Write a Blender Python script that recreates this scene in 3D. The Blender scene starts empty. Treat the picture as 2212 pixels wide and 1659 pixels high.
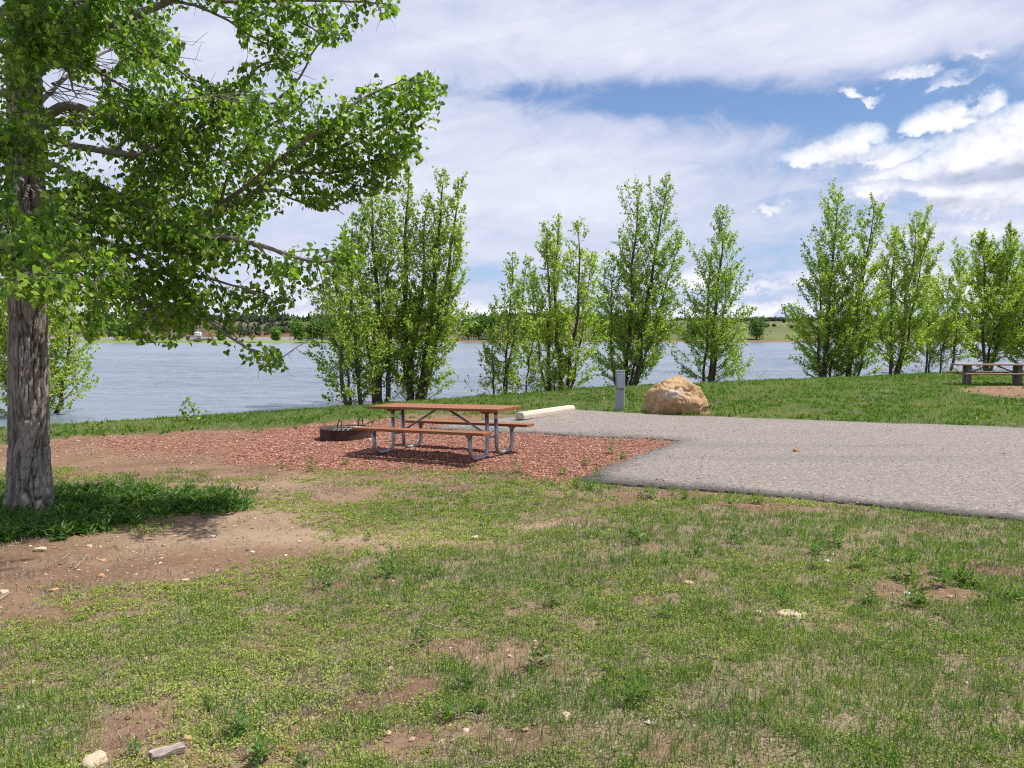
import bpy, bmesh, math, random
import numpy as np
from mathutils import Vector, Matrix
from mathutils.geometry import delaunay_2d_cdt

random.seed(7)
RS = np.random.RandomState(11)
scene = bpy.context.scene
COL = scene.collection

# ------------------------------------------------------------------ camera
F = 1642.0; CX = 1106.0; CY = 829.5; HY = 728.0; CH = 1.85
TH = math.atan((CY - HY) / F)
cam = bpy.data.cameras.new('camera')
cam.sensor_fit = 'HORIZONTAL'; cam.sensor_width = 36.0
cam.lens = F / 2212.0 * 36.0
cam.clip_start = 0.05; cam.clip_end = 20000
camo = bpy.data.objects.new('camera', cam); COL.objects.link(camo)
camo.location = (0, 0, CH); camo.rotation_euler = (math.pi / 2 - TH, 0, 0)
scene.camera = camo

# ------------------------------------------------------------------ sun
SUN_EL = math.radians(62); SUN_AZ = math.radians(12)      # azimuth from +x towards +y
SUN_D = Vector((math.cos(SUN_EL) * math.cos(SUN_AZ), math.cos(SUN_EL) * math.sin(SUN_AZ), math.sin(SUN_EL)))
sun = bpy.data.lights.new('sun', 'SUN'); sun.energy = 5.0; sun.angle = math.radians(0.53)
sun.color = (1.0, 0.955, 0.88)
suno = bpy.data.objects.new('sun', sun); COL.objects.link(suno)
suno.rotation_euler = (-SUN_D).to_track_quat('-Z', 'Y').to_euler()
suno.location = (30, 6, 60)
scene.view_settings.view_transform = 'Standard'
scene.view_settings.look = 'None'
scene.view_settings.exposure = 0.42
scene.view_settings.gamma = 1.0
scene.view_settings.use_curve_mapping = False
scene.cycles.max_bounces = 7; scene.cycles.diffuse_bounces = 3
scene.cycles.transmission_bounces = 4; scene.cycles.transparent_max_bounces = 6
scene.cycles.glossy_bounces = 3
scene.cycles.use_denoising = False
scene.cycles.sample_clamp_direct = 2.2; scene.cycles.sample_clamp_indirect = 3.0
scene.cycles.pixel_filter_type = 'BLACKMAN_HARRIS'; scene.cycles.filter_width = 1.15
scene.cycles.caustics_reflective = False; scene.cycles.caustics_refractive = False


# ------------------------------------------------------------------ node maths
class E:
    """socket wrapper with arithmetic"""
    def __init__(s, nt, k): s.nt = nt; s.k = k
    def _m(s, op, b=None, c=None, clamp=False):
        n = s.nt.nodes.new('ShaderNodeMath'); n.operation = op; n.use_clamp = clamp
        for i, v in enumerate((s, b, c)):
            if v is None: continue
            if isinstance(v, E): s.nt.links.new(v.k, n.inputs[i])
            else: n.inputs[i].default_value = v
        return E(s.nt, n.outputs[0])
    def __add__(s, o): return s._m('ADD', o)
    def __radd__(s, o): return s._m('ADD', o)
    def __sub__(s, o): return s._m('SUBTRACT', o)
    def __rsub__(s, o): return (s * -1.0)._m('ADD', o)
    def __mul__(s, o): return s._m('MULTIPLY', o)
    def __rmul__(s, o): return s._m('MULTIPLY', o)
    def __truediv__(s, o): return s._m('DIVIDE', o)
    def mx(s, o): return s._m('MAXIMUM', o)
    def mn(s, o): return s._m('MINIMUM', o)
    def exp(s): return s._m('EXPONENT')
    def clamp(s): return s._m('ADD', 0.0, clamp=True)
    def step(s, a, b):                         # smoothstep
        n = s.nt.nodes.new('ShaderNodeMapRange'); n.interpolation_type = 'SMOOTHSTEP'
        s.nt.links.new(s.k, n.inputs[0]); n.inputs[1].default_value = a; n.inputs[2].default_value = b
        return E(s.nt, n.outputs[0])


def vec(nt, x, y, z=0.0):
    n = nt.nodes.new('ShaderNodeCombineXYZ')
    for i, v in enumerate((x, y, z)):
        if isinstance(v, E): nt.links.new(v.k, n.inputs[i])
        else: n.inputs[i].default_value = v
    return n.outputs[0]


def noise(nt, v, scale, detail=4, rough=0.55, dist=0.0, out=0, lac=2.0):
    n = nt.nodes.new('ShaderNodeTexNoise')
    if v is not None: nt.links.new(v, n.inputs['Vector'])
    n.inputs['Scale'].default_value = scale; n.inputs['Detail'].default_value = detail
    n.inputs['Roughness'].default_value = rough; n.inputs['Distortion'].default_value = dist
    n.inputs['Lacunarity'].default_value = lac
    return E(nt, n.outputs[out])


def voro(nt, v, scale, out='Distance', feature='F1', rnd=1.0):
    n = nt.nodes.new('ShaderNodeTexVoronoi'); n.feature = feature
    if v is not None: nt.links.new(v, n.inputs['Vector'])
    n.inputs['Scale'].default_value = scale; n.inputs['Randomness'].default_value = rnd
    return n.outputs[out]


def mixc(nt, f, a, b, blend='MIX'):
    n = nt.nodes.new('ShaderNodeMix'); n.data_type = 'RGBA'; n.blend_type = blend
    if isinstance(f, E): nt.links.new(f.k, n.inputs[0])
    else: n.inputs[0].default_value = f
    for i, v in ((6, a), (7, b)):
        if isinstance(v, (tuple, list)): n.inputs[i].default_value = (v[0], v[1], v[2], 1)
        elif isinstance(v, E): nt.links.new(v.k, n.inputs[i])
        else: nt.links.new(v, n.inputs[i])
    return n.outputs[2]


def ramp(nt, f, stops, interp='LINEAR'):
    n = nt.nodes.new('ShaderNodeValToRGB'); n.color_ramp.interpolation = interp
    cr = n.color_ramp
    while len(cr.elements) < len(stops): cr.elements.new(0.5)
    for e, (p, c) in zip(cr.elements, stops): e.position = p; e.color = (c[0], c[1], c[2], 1)
    nt.links.new(f.k if isinstance(f, E) else f, n.inputs[0])
    return n.outputs[0]


# ------------------------------------------------------------------ sky
def pix_dir(px, py):
    a = (px - CX) / F; b = (CY - py) / F
    v = Vector((a, math.cos(TH) + b * math.sin(TH), b * math.cos(TH) - math.sin(TH)))
    return v.normalized()


def pix_uv(px, py):
    d = pix_dir(px, py)
    return math.atan2(d.x, d.y) * 1000, math.asin(d.z) * 1000      # milliradians


world = bpy.data.worlds.new('World'); scene.world = world; world.use_nodes = True
nt = world.node_tree; nt.nodes.clear()
wout = nt.nodes.new('ShaderNodeOutputWorld'); bg = nt.nodes.new('ShaderNodeBackground')
nt.links.new(bg.outputs[0], wout.inputs[0]); bg.inputs[1].default_value = 0.08
sky = nt.nodes.new('ShaderNodeTexSky'); sky.sky_type = 'NISHITA'; sky.sun_disc = False
sky.sun_elevation = SUN_EL; sky.sun_rotation = math.pi / 2 - SUN_AZ
sky.altitude = 1400; sky.air_density = 1.0; sky.dust_density = 0.6; sky.ozone_density = 2.0
tc = nt.nodes.new('ShaderNodeTexCoord')
sx = nt.nodes.new('ShaderNodeSeparateXYZ'); nt.links.new(tc.outputs['Generated'], sx.inputs[0])
X = E(nt, sx.outputs[0]); Y = E(nt, sx.outputs[1]); Z = E(nt, sx.outputs[2])
U = X._m('ARCTAN2', Y) * 1000.0
V = Z._m('ARCSINE') * 1000.0

# cumulus field as a reusable group (u,v) -> density
gt = bpy.data.node_groups.new('cumulus_field', 'ShaderNodeTree')
gt.interface.new_socket('u', in_out='INPUT', socket_type='NodeSocketFloat')
gt.interface.new_socket('v', in_out='INPUT', socket_type='NodeSocketFloat')
gt.interface.new_socket('f', in_out='OUTPUT', socket_type='NodeSocketFloat')
gi = gt.nodes.new('NodeGroupInput'); go = gt.nodes.new('NodeGroupOutput')
gu = E(gt, gi.outputs[0]); gv = E(gt, gi.outputs[1])
wv = vec(gt, gu * 0.01, gv * 0.012)
nn = noise(gt, wv, 2.2, 5, 0.62)
n2 = noise(gt, vec(gt, gu * 0.01 + 7.3, gv * 0.013 + 2.1), 0.8, 3, 0.5)
n3 = noise(gt, wv, 9.0, 4, 0.6)
uu = gu + (n2 - 0.5) * 130.0 + (nn - 0.5) * 60.0
vv = gv + (nn - 0.5) * 70.0 + (n2 - 0.5) * 30.0
PUFFS = [(2150, 330, 150, 62, 1.25), (2215, 300, 95, 62, 1.2), (2030, 262, 62, 34, 1.0), (2075, 250, 40, 34, 1.0), (1985, 372, 95, 26, 1.0),
         (2060, 415, 190, 34, 1.15), (1900, 418, 75, 34, 1.0), (2180, 432, 110, 34, 1.0), (2350, 350, 190, 95, 1.2),
         (1775, 338, 75, 26, 1.0), (1850, 312, 72, 34, 1.05), (1925, 322, 48, 17, .7),
         (1822, 203, 40, 17, .8), (1878, 212, 26, 10, .55), (1966, 165, 42, 17, .75), (2040, 185, 44, 13, .5), (2085, 130, 34, 9, .35),
         (1712, 440, 34, 15, .8), (1480, 612, 50, 28, .9), (1640, 630, 80, 16, .7), (1640, 668, 120, 18, .95), (1520, 680, 90, 22, .9),
         (560, 655, 160, 22, .75), (600, 620, 90, 15, .5), (640, 680, 160, 15, .7), (1075, 672, 120, 22, .8), (300, 640, 160, 34, .6),
         (1850, 600, 200, 22, .5), (2140, 350, 160, 46, 1.0), (2200, 280, 120, 50, 1.2), (1990, 330, 60, 34, .9), (2100, 640, 260, 34, .8), (880, 640, 160, 22, .5), (2150, 500, 200, 25, .45)]
f = None
for (px, py, rx, ry, w) in PUFFS:
    cu, cv = pix_uv(px, py); k = 1000 / F * math.cos(cu / 1000)
    du = (uu - cu) * (1.0 / (rx * k)); dv = (vv - cv)
    dv = dv.mx(dv * -1.9) * (1.0 / (ry * k * 1.05))
    e = (1.0 - (du * du + dv * dv)) * w
    f = e if f is None else f.mx(e)
f = f.mx(-1.0) + (nn - 0.5) * 2.4 + (n3 - 0.5) * 0.8
gt.links.new(f.k, go.inputs[0])


def cum(u, v):
    g = nt.nodes.new('ShaderNodeGroup'); g.node_tree = gt
    nt.links.new(u.k, g.inputs[0]); nt.links.new(v.k, g.inputs[1])
    return E(nt, g.outputs[0])


f0 = cum(U, V); f1 = cum(U + 8.0, V + 24.0)
dens = f0.step(-0.35, 1.25)
shade = f1.step(0.3, 2.1)
# thin high veil, streaked
ru = U * 0.001 + V * 0.0006
rv = V * 0.001 - U * 0.00018
va = noise(nt, vec(nt, ru * 1.6 + 3.1, rv * 5.2 + 1.7), 1.35, 6, 0.58, 0.6)
vb = noise(nt, vec(nt, ru * 3.2 + 9.0, rv * 16.0), 1.6, 5, 0.6, 0.4)

bias = None
HOLES = [(1720, 232, 280, 46, -.42), (2160, 225, 260, 80, -.50), (1260, 208, 330, 38, -.48), (1480, 200, 220, 44, -.34), (1600, 160, 90, 60, .10), (1400, 225, 180, 30, -.2), (2100, 130, 200, 30, -.12),
         (1640, 560, 170, 60, -.36), (1960, 395, 180, 70, -.2), (1060, 590, 120, 30, -.30), (1600, 350, 230, 34, -.17), (1700, 430, 160, 24, -.14), (1330, 300, 160, 16, -.12), (1560, 650, 120, 30, -.35), (2200, 560, 120, 40, -.15),
         (1850, 290, 300, 60, -.25), (1620, 85, 420, 60, .28), (1150, 90, 380, 70, .22), (1900, 90, 260, 45, .32), (1300, 400, 350, 120, .18), (1350, 320, 300, 30, .10), (900, 350, 300, 200, .2), (640, 640, 200, 25, -.2)]
for (px, py, rx, ry, w) in HOLES:
    cu, cv = pix_uv(px, py); k = 1000 / F * math.cos(cu / 1000)
    du = (U - cu) * (1.0 / (rx * k)); dv = (V - cv) * (1.0 / (ry * k))
    e = (((du * du + dv * dv) * -1.0).exp()) * w
    bias = e if bias is None else bias + e
vc = noise(nt, vec(nt, ru * 5.0 + 2.0, rv * 9.0 + 4.0), 1.9, 6, 0.62, 1.2)
veil = (va * 1.05 + vb * 0.3 + (vc - 0.5) * 0.95 + 0.20 + bias + f0.step(-1.3, 0.4) * 0.16).step(0.30, 0.86)
bright = (vb * 0.5 + va * 0.4 + vc * 0.35 + bias * 0.5).step(0.45, 0.95)
veilc = mixc(nt, bright, (5.5, 6.0, 7.9), (8.4, 8.6, 9.6))
skyc = mixc(nt, V.step(0.0, 420.0), (3.6, 5.9, 8.6), (1.6, 2.8, 6.0))
skyc = mixc(nt, 0.8, sky.outputs[0], skyc)
c1 = mixc(nt, veil * 0.93, skyc, veilc)
under = None
for (px, py, rx, ry, w) in [(2130, 388, 170, 17, 1.0), (2210, 372, 90, 22, .9), (1990, 452, 150, 13, .75), (2110, 462, 120, 14, .6), (1900, 440, 50, 9, .4), (1800, 358, 80, 9, .45), (1870, 340, 60, 9, .4), (1640, 640, 70, 9, .6), (1500, 640, 50, 14, .5), (600, 668, 200, 12, .5)]:
    cu, cv = pix_uv(px, py); k = 1000 / F * math.cos(cu / 1000)
    du = (U - cu) * (1.0 / (rx * k)); dv = (V - cv + (va - 0.5) * 50.0) * (1.0 / (ry * k))
    e = (((du * du + dv * dv) * -1.0).exp()) * w
    under = e if under is None else under + e
bil = noise(nt, vec(nt, U * 0.012, V * 0.02), 2.4, 5, 0.62)
shade = (shade * 0.30 + under * 0.85 + (bil - 0.5) * 1.1).clamp()
cumc = mixc(nt, shade, (10.4, 10.4, 10.7), (4.5, 4.9, 6.3))
c2 = mixc(nt, dens * 0.96, c1, cumc)
# below the horizon the air is plain pale
c3 = mixc(nt, V.step(-30.0, 0.0), (2.2, 2.3, 2.2), c2)
nt.links.new(c3, bg.inputs[0])


# ------------------------------------------------------------------ helpers
def h2(ix, iy, seed):
    ix = ix.astype(np.int64); iy = iy.astype(np.int64)
    h = (ix * 374761393 + iy * 668265263 + seed * 974711) & 0xffffffff
    h = ((h ^ (h >> 13)) * 1274126177) & 0xffffffff
    h = (h ^ (h >> 16)) & 0xffffffff
    return h / 4294967295.0


def vnoise(x, y, seed=0):
    x = np.asarray(x, float); y = np.asarray(y, float)
    ix = np.floor(x); iy = np.floor(y); fx = x - ix; fy = y - iy
    fx = fx * fx * (3 - 2 * fx); fy = fy * fy * (3 - 2 * fy)
    a = h2(ix, iy, seed); b = h2(ix + 1, iy, seed); c = h2(ix, iy + 1, seed); d = h2(ix + 1, iy + 1, seed)
    return (a * (1 - fx) + b * fx) * (1 - fy) + (c * (1 - fx) + d * fx) * fy


def fbm(x, y, seed=0, octv=4):
    s = 0; a = 0.5; t = 0
    for i in range(octv):
        s = s + a * vnoise(x * 2 ** i, y * 2 ** i, seed + i * 17); t += a; a *= 0.5
    return s / t


def sstep(a, b, x):
    t = np.clip((x - a) / (b - a), 0, 1); return t * t * (3 - 2 * t)


SHX = np.array([-400, -60, -25, -14, -12.3, -11.3, -8.9, -5.2, -1.9, 1.1, 4.5, 9.1, 13.1, 19.4, 24.9, 30.6, 60, 400.])
SHY = np.array([-150, -10, 9.0, 16.0, 17.9, 19.0, 21.2, 23.5, 26.2, 28.2, 31.0, 33.9, 35.9, 39.7, 42.5, 45.0, 58, 200.])
WZ = -0.38


def shore(x, y):                                   # > 0 inland, metres
    x = np.asarray(x, float); y = np.asarray(y, float)
    s = np.interp(x, SHX, SHY)
    w = (fbm(x * 0.6, y * 0.6, 5) - 0.5) * 0.7
    return (s - y) * 0.82 + w


def G(x, y, bump=True):
    x = np.asarray(x, float); y = np.asarray(y, float)
    z = 0.27 * sstep(9.5, 0.5, y)
    z = z + 0.022 * np.clip(x + 1, -7, 3.5)
    s = shore(x, y)
    z = np.where(s > 0, z * sstep(0, 3.2, s) + WZ * (1 - sstep(-0.2, 3.0, s)), z)
    z = np.where(s <= 0, WZ - 0.03 + np.maximum(s, -14) * 0.16, z)
    z = np.where(s > 40, z, z)
    if bump:
        z = z + (fbm(x * 0.9, y * 0.9, 3) - 0.5) * 0.05 * sstep(0, 2, s)
    return z


def w2p(x, y, z):
    dz = z - CH
    d = y * math.cos(TH) - dz * math.sin(TH); up = dz * math.cos(TH) + y * math.sin(TH)
    d = np.maximum(d, 0.3)
    return CX + F * x / d, CY - F * up / d


def at(px, py, z=None):
    """where the sight line through a photograph pixel meets the ground (or height z)"""
    d = pix_dir(px, py)
    if z is not None:
        t = (z - CH) / d.z; return Vector((d.x * t, d.y * t, z))
    t = 1.5; p = None
    while t < 400:
        p = (d.x * t, d.y * t, CH + d.z * t)
        if p[2] < float(G(p[0], p[1])): break
        t *= 1.003
    return Vector((p[0], p[1], float(G(p[0], p[1]))))


def at_depth(px, py, y):
    d = pix_dir(px, py); t = y / d.y
    return Vector((d.x * t, y, CH + d.z * t))


def tag(o, label=None, cat=None, group=None, kind=None):
    if label: o['label'] = label
    if cat: o['category'] = cat
    if group: o['group'] = group
    if kind: o['kind'] = kind
    return o


def empty(name, loc, rz=0, **kw):
    o = bpy.data.objects.new(name, None); COL.objects.link(o)
    o.location = loc; o.rotation_euler = (0, 0, rz); o.empty_display_size = 0.2
    return tag(o, **kw)


def link(name, me, mat=None, parent=None, **kw):
    o = bpy.data.objects.new(name, me); COL.objects.link(o)
    if mat: me.materials.append(mat)
    if parent: o.parent = parent
    return tag(o, **kw)


def npmesh(name, verts, faces, tint=None, smooth=False, attrs=None):
    """verts (N,3); faces (M,k) all of one size, or a list of such arrays"""
    if not isinstance(faces, list): faces = [faces]
    me = bpy.data.meshes.new(name)
    verts = np.asarray(verts, np.float32)
    me.vertices.add(len(verts)); me.vertices.foreach_set('co', verts.ravel())
    idx = np.concatenate([f.ravel() for f in faces]).astype(np.int32)
    tot = np.concatenate([np.full(len(f), f.shape[1]) for f in faces])
    st = np.concatenate([[0], np.cumsum(tot)[:-1]]).astype(np.int32)
    me.loops.add(len(idx)); me.loops.foreach_set('vertex_index', idx)
    me.polygons.add(len(tot)); me.polygons.foreach_set('loop_start', st)
    me.polygons.foreach_set('loop_total', tot.astype(np.int32))
    me.polygons.foreach_set('use_smooth', np.full(len(tot), smooth, bool))
    if tint is not None:
        a = me.attributes.new('tint', 'FLOAT', 'POINT'); a.data.foreach_set('value', np.asarray(tint, np.float32))
    for k, v in (attrs or {}).items():
        a = me.attributes.new(k, 'FLOAT', 'POINT'); a.data.foreach_set('value', np.asarray(v, np.float32))
    me.update(calc_edges=True)
    return me


def norm(a): return a / np.maximum(np.linalg.norm(a, axis=1, keepdims=True), 1e-9)


def rnd_unit(n):
    return norm(RS.normal(size=(n, 3)))


def kites(pos, dirv, nrm, ln, wd, mid=0.42, droop=0.0):
    """one four-cornered blade or leaf per position"""
    dirv = norm(dirv); side = norm(np.cross(dirv, nrm)); up = np.cross(side, dirv)
    ln = ln[:, None]; wd = wd[:, None]
    m = pos + dirv * ln * mid
    v = np.stack([pos, m + side * wd * .5 + up * wd * .12, pos + dirv * ln + up * (-droop) * ln, m - side * wd * .5 + up * wd * .12], 1)
    n = len(pos); f = np.arange(n * 4).reshape(n, 4)
    return v.reshape(-1, 3), f


def deltoids(pos, dirv, nrm, ln, wd):
    """cottonwood leaf: broad shoulders, drawn-out tip, folded on the midrib"""
    dirv = norm(dirv); side = norm(np.cross(dirv, nrm)); up = np.cross(side, dirv)
    L = ln[:, None]; W = wd[:, None]
    P = lambda a, b, c: pos + dirv * L * a + side * W * b + up * W * c
    v = np.stack([P(.06, 0, 0), P(0, .3, .1), P(.28, .52, .16), P(1, 0, -.06), P(.28, -.52, .16), P(0, -.3, .1)], 1)
    n = len(pos); b = np.arange(n)[:, None] * 6
    f = np.concatenate([b + np.array([[0, 1, 2, 3]]), b + np.array([[0, 3, 4, 5]])])
    return v.reshape(-1, 3), f


OV = np.array([[1, 0, 0], [0, 1, 0], [-1, 0, 0], [0, -1, 0], [0, 0, 1], [0, 0, -1]], float)
OF = np.array([[0, 1, 4], [1, 2, 4], [2, 3, 4], [3, 0, 4], [1, 0, 5], [2, 1, 5], [3, 2, 5], [0, 3, 5]])


def octas(pos, sc, jit=0.25):
    n = len(pos); v = OV[None] * (1 + (RS.rand(n, 6, 1) - .5) * 2 * jit) * sc[:, None, :]
    a = RS.rand(n) * 6.283; c, s = np.cos(a)[:, None], np.sin(a)[:, None]
    x = v[..., 0] * c - v[..., 1] * s; y = v[..., 0] * s + v[..., 1] * c
    v = np.stack([x, y, v[..., 2]], -1) + pos[:, None]
    f = (np.arange(n) * 6)[:, None, None] + OF[None]
    return v.reshape(-1, 3), f.reshape(-1, 3)


class Tubes:
    def __init__(s): s.v = []; s.f = []; s.n = 0
    def add(s, pts, rad, sides=5, cap=True):
        pts = np.asarray(pts, float); k = len(pts)
        rad = np.broadcast_to(np.asarray(rad, float), (k,))
        t = np.gradient(pts, axis=0); t = norm(t)
        ref = np.array([0.31, 0.17, 0.93]) if abs(t[0, 2]) < .9 else np.array([0.95, 0.2, 0.1])
        a = norm(np.cross(t, ref)); b = np.cross(t, a)
        an = np.arange(sides) / sides * 2 * np.pi
        ring = pts[:, None] + rad[:, None, None] * (a[:, None] * np.cos(an)[None, :, None] + b[:, None] * np.sin(an)[None, :, None])
        s.v.append(ring.reshape(-1, 3))
        i = np.arange(k - 1)[:, None] * sides; j = np.arange(sides)[None]; j2 = (j + 1) % sides
        f = np.stack([i + j, i + j2, i + sides + j2, i + sides + j], -1).reshape(-1, 4) + s.n
        s.f.append(f); s.n += k * sides
    def mesh(s, name, smooth=True):
        return npmesh(name, np.concatenate(s.v), np.concatenate(s.f), smooth=smooth)


def bm_box(bm, c, s, rot=None, bevel=0.0):
    r = bmesh.ops.create_cube(bm, size=1.0)
    vs = r['verts']
    bmesh.ops.scale(bm, vec=s, verts=vs)
    if bevel:
        es = list({e for v in vs for e in v.link_edges})
        r2 = bmesh.ops.bevel(bm, geom=es, offset=bevel, segments=2, affect='EDGES', profile=0.6)
        vs = list({v for f in r2['faces'] for v in f.verts} | {v for v in vs if v.is_valid})
    if rot is not None: bmesh.ops.rotate(bm, cent=(0, 0, 0), matrix=rot, verts=vs)
    bmesh.ops.translate(bm, vec=c, verts=vs)
    return vs


def bm_tube(bm, pts, r, sides=14, caps=True):
    pts = [Vector(p) for p in pts]; rings = []
    prev = None
    for i, p in enumerate(pts):
        t = (pts[min(i + 1, len(pts) - 1)] - pts[max(i - 1, 0)]).normalized()
        if prev is None:
            a = t.orthogonal().normalized()
        else:
            a = (prev - t * prev.dot(t)).normalized()
        prev = a; b = t.cross(a)
        rr = r[i] if isinstance(r, (list, tuple)) else r
        rings.append([bm.verts.new(p + (a * math.cos(k / sides * 2 * math.pi) + b * math.sin(k / sides * 2 * math.pi)) * rr) for k in range(sides)])
    for A, B in zip(rings, rings[1:]):
        for k in range(sides): bm.faces.new((A[k], A[(k + 1) % sides], B[(k + 1) % sides], B[k])).smooth = True
    if caps: bm.faces.new(rings[0][::-1]); bm.faces.new(rings[-1])


def bm_obj(name, bm, mat, parent=None, **kw):
    bmesh.ops.recalc_face_normals(bm, faces=bm.faces)
    me = bpy.data.meshes.new(name); bm.to_mesh(me); bm.free()
    return link(name, me, mat, parent, **kw)


def fillet(pts, r, n=6):
    """round the corners of a polyline"""
    out = [Vector(pts[0])]
    for a, b, c in zip(pts, pts[1:], pts[2:]):
        a, b, c = Vector(a), Vector(b), Vector(c)
        u = (a - b).normalized(); v = (c - b).normalized()
        p, q = b + u * r, b + v * r
        for i in range(n + 1):
            t = i / n; out.append(p * (1 - t) ** 2 + b * 2 * t * (1 - t) + q * t * t)
    out.append(Vector(pts[-1])); return out


# ------------------------------------------------------------------ materials
def mat_new(name):
    m = bpy.data.materials.new(name); m.use_nodes = True
    t = m.node_tree; b = t.nodes['Principled BSDF']; b.inputs['Roughness'].default_value = 0.8
    return m, t, b


def pos_of(t):
    g = t.nodes.new('ShaderNodeNewGeometry'); return g.outputs['Position']


def attr(t, name):
    a = t.nodes.new('ShaderNodeAttribute'); a.attribute_name = name; return E(t, a.outputs['Fac'])


def bump(t, b, h, dist=0.01, strength=1.0):
    n = t.nodes.new('ShaderNodeBump'); n.inputs['Distance'].default_value = dist; n.inputs['Strength'].default_value = strength
    t.links.new(h.k if isinstance(h, E) else h, n.inputs['Height']); t.links.new(n.outputs[0], b.inputs['Normal'])
    return n


def leaf_mat(name, stops, transl=0.42, gloss=0.45, patch=0.0, pscale=0.8, spec=0.35):
    m, t, b = mat_new(name)
    f = attr(t, 'tint')
    if patch: f = f + (noise(t, pos_of(t), pscale, 2) - 0.5) * patch
    c = ramp(t, f, stops)
    t.links.new(c, b.inputs['Base Color']); b.inputs['Roughness'].default_value = gloss
    b.inputs['Specular IOR Level'].default_value = spec
    tr = t.nodes.new('ShaderNodeBsdfTranslucent')
    c2 = mixc(t, 1.0, c, (1.15, 1.25, 0.55), 'MULTIPLY')
    t.links.new(c2, tr.inputs[0])
    mx = t.nodes.new('ShaderNodeMixShader'); mx.inputs[0].default_value = transl
    t.links.new(b.outputs[0], mx.inputs[1]); t.links.new(tr.outputs[0], mx.inputs[2])
    t.links.new(mx.outputs[0], t.nodes['Material Output'].inputs[0])
    return m


LEAF_NEAR = leaf_mat('cottonwood_leaf', [(0, (.055, .13, .028)), (.4, (.145, .27, .04)), (.8, (.30, .43, .065)), (1, (.50, .58, .12))], .58, .33, .35, 1.2)
LEAF_SHORE = leaf_mat('poplar_leaf', [(0, (.14, .235, .06)), (.4, (.31, .43, .08)), (.8, (.52, .60, .12)), (1, (.64, .63, .17))], .6, .4, .5, .6)
LEAF_FAR = leaf_mat('far_leaf', [(0, (.06, .13, .03)), (.6, (.12, .23, .04)), (1, (.20, .31, .05))], .35, .6, .3, .05)
GRASS = leaf_mat('grass_blade', [(0, (.05, .135, .028)), (.45, (.11, .235, .035)), (.72, (.25, .34, .055)), (.88, (.38, .38, .13)), (1, (.50, .46, .30))], .35, .55, .35, .7, .2)
COVER = leaf_mat('ground_cover_leaf', [(0, (.085, .14, .03)), (.45, (.20, .27, .05)), (.8, (.36, .42, .085)), (1, (.44, .41, .20))], .3, .6, .4, .9, .15)
DRY = leaf_mat('dry_stalk', [(0, (.15, .12, .085)), (.6, (.30, .26, .20)), (1, (.42, .385, .33))], .1, .8, 0, 1, .1)
WEED = leaf_mat('weed_leaf', [(0, (.035, .09, .015)), (.6, (.085, .18, .025)), (1, (.19, .29, .04))], .4, .45, .2, 2.0)

# bark
def bark_mat(name, dark, light, sc=1.0):
    m, t, b = mat_new(name)
    g = t.nodes.new('ShaderNodeTexCoord')
    mp = t.nodes.new('ShaderNodeMapping'); mp.inputs['Scale'].default_value = (1, 1, .16)
    t.links.new(g.outputs['Object'], mp.inputs[0])
    n1 = noise(t, mp.outputs[0], 22 * sc, 5, .6, 1.2)
    n2 = noise(t, g.outputs['Object'], 2.2, 3, .5)
    fu = attr(t, 'fur') if sc == 1.0 else noise(t, mp.outputs[0], 9, 3, .5)
    iso = noise(t, g.outputs['Object'], 42, 5, .75)
    h = fu * 0.62 + n1 * 0.22 + iso * .30
    c = ramp(t, h, [(0.22, dark), (.62, tuple((a + b_) / 2 for a, b_ in zip(dark, light))), (1, light)])
    c = mixc(t, n2.step(.4, .75) * .25, c, (.19, .14, .105))
    t.links.new(c, b.inputs['Base Color']); b.inputs['Roughness'].default_value = .92
    b.inputs['Specular IOR Level'].default_value = .15
    bump(t, b, n1 * .4 + iso * .5, .03)
    return m


BARK = bark_mat('cottonwood_bark', (.045, .038, .034), (.36, .325, .295))
BARK2 = bark_mat('poplar_bark', (.035, .03, .02), (.17, .15, .11), 2.0)

# wet-looking lake
def water_mat():
    m, t, b = mat_new('lake_water')
    b.inputs['Base Color'].default_value = (.085, .115, .15, 1)
    b.inputs['Roughness'].default_value = .2; b.inputs['IOR'].default_value = 1.33
    b.inputs['Specular IOR Level'].default_value = .6
    p = pos_of(t)
    mp = t.nodes.new('ShaderNodeMapping'); mp.inputs['Scale'].default_value = (.45, 1, 1); mp.inputs['Rotation'].default_value = (0, 0, .12)
    t.links.new(p, mp.inputs[0])
    a = noise(t, mp.outputs[0], .55, 4, .62, .7)
    rg = 1.0 - ((a - .5)._m('ABSOLUTE')) * 3.2
    c = noise(t, mp.outputs[0], 2.1, 4, .65, .4)
    e = noise(t, mp.outputs[0], .09, 3, .5)
    h = rg * (e.step(.3, .7) * .5 + .35) + a * 1.0 + c * .38
    bump(t, b, h, .22)
    c2 = mixc(t, e.step(.3, .7), (.12, .15, .19), (.18, .21, .255))
    t.links.new(c2, b.inputs['Base Color'])
    return m


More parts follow.
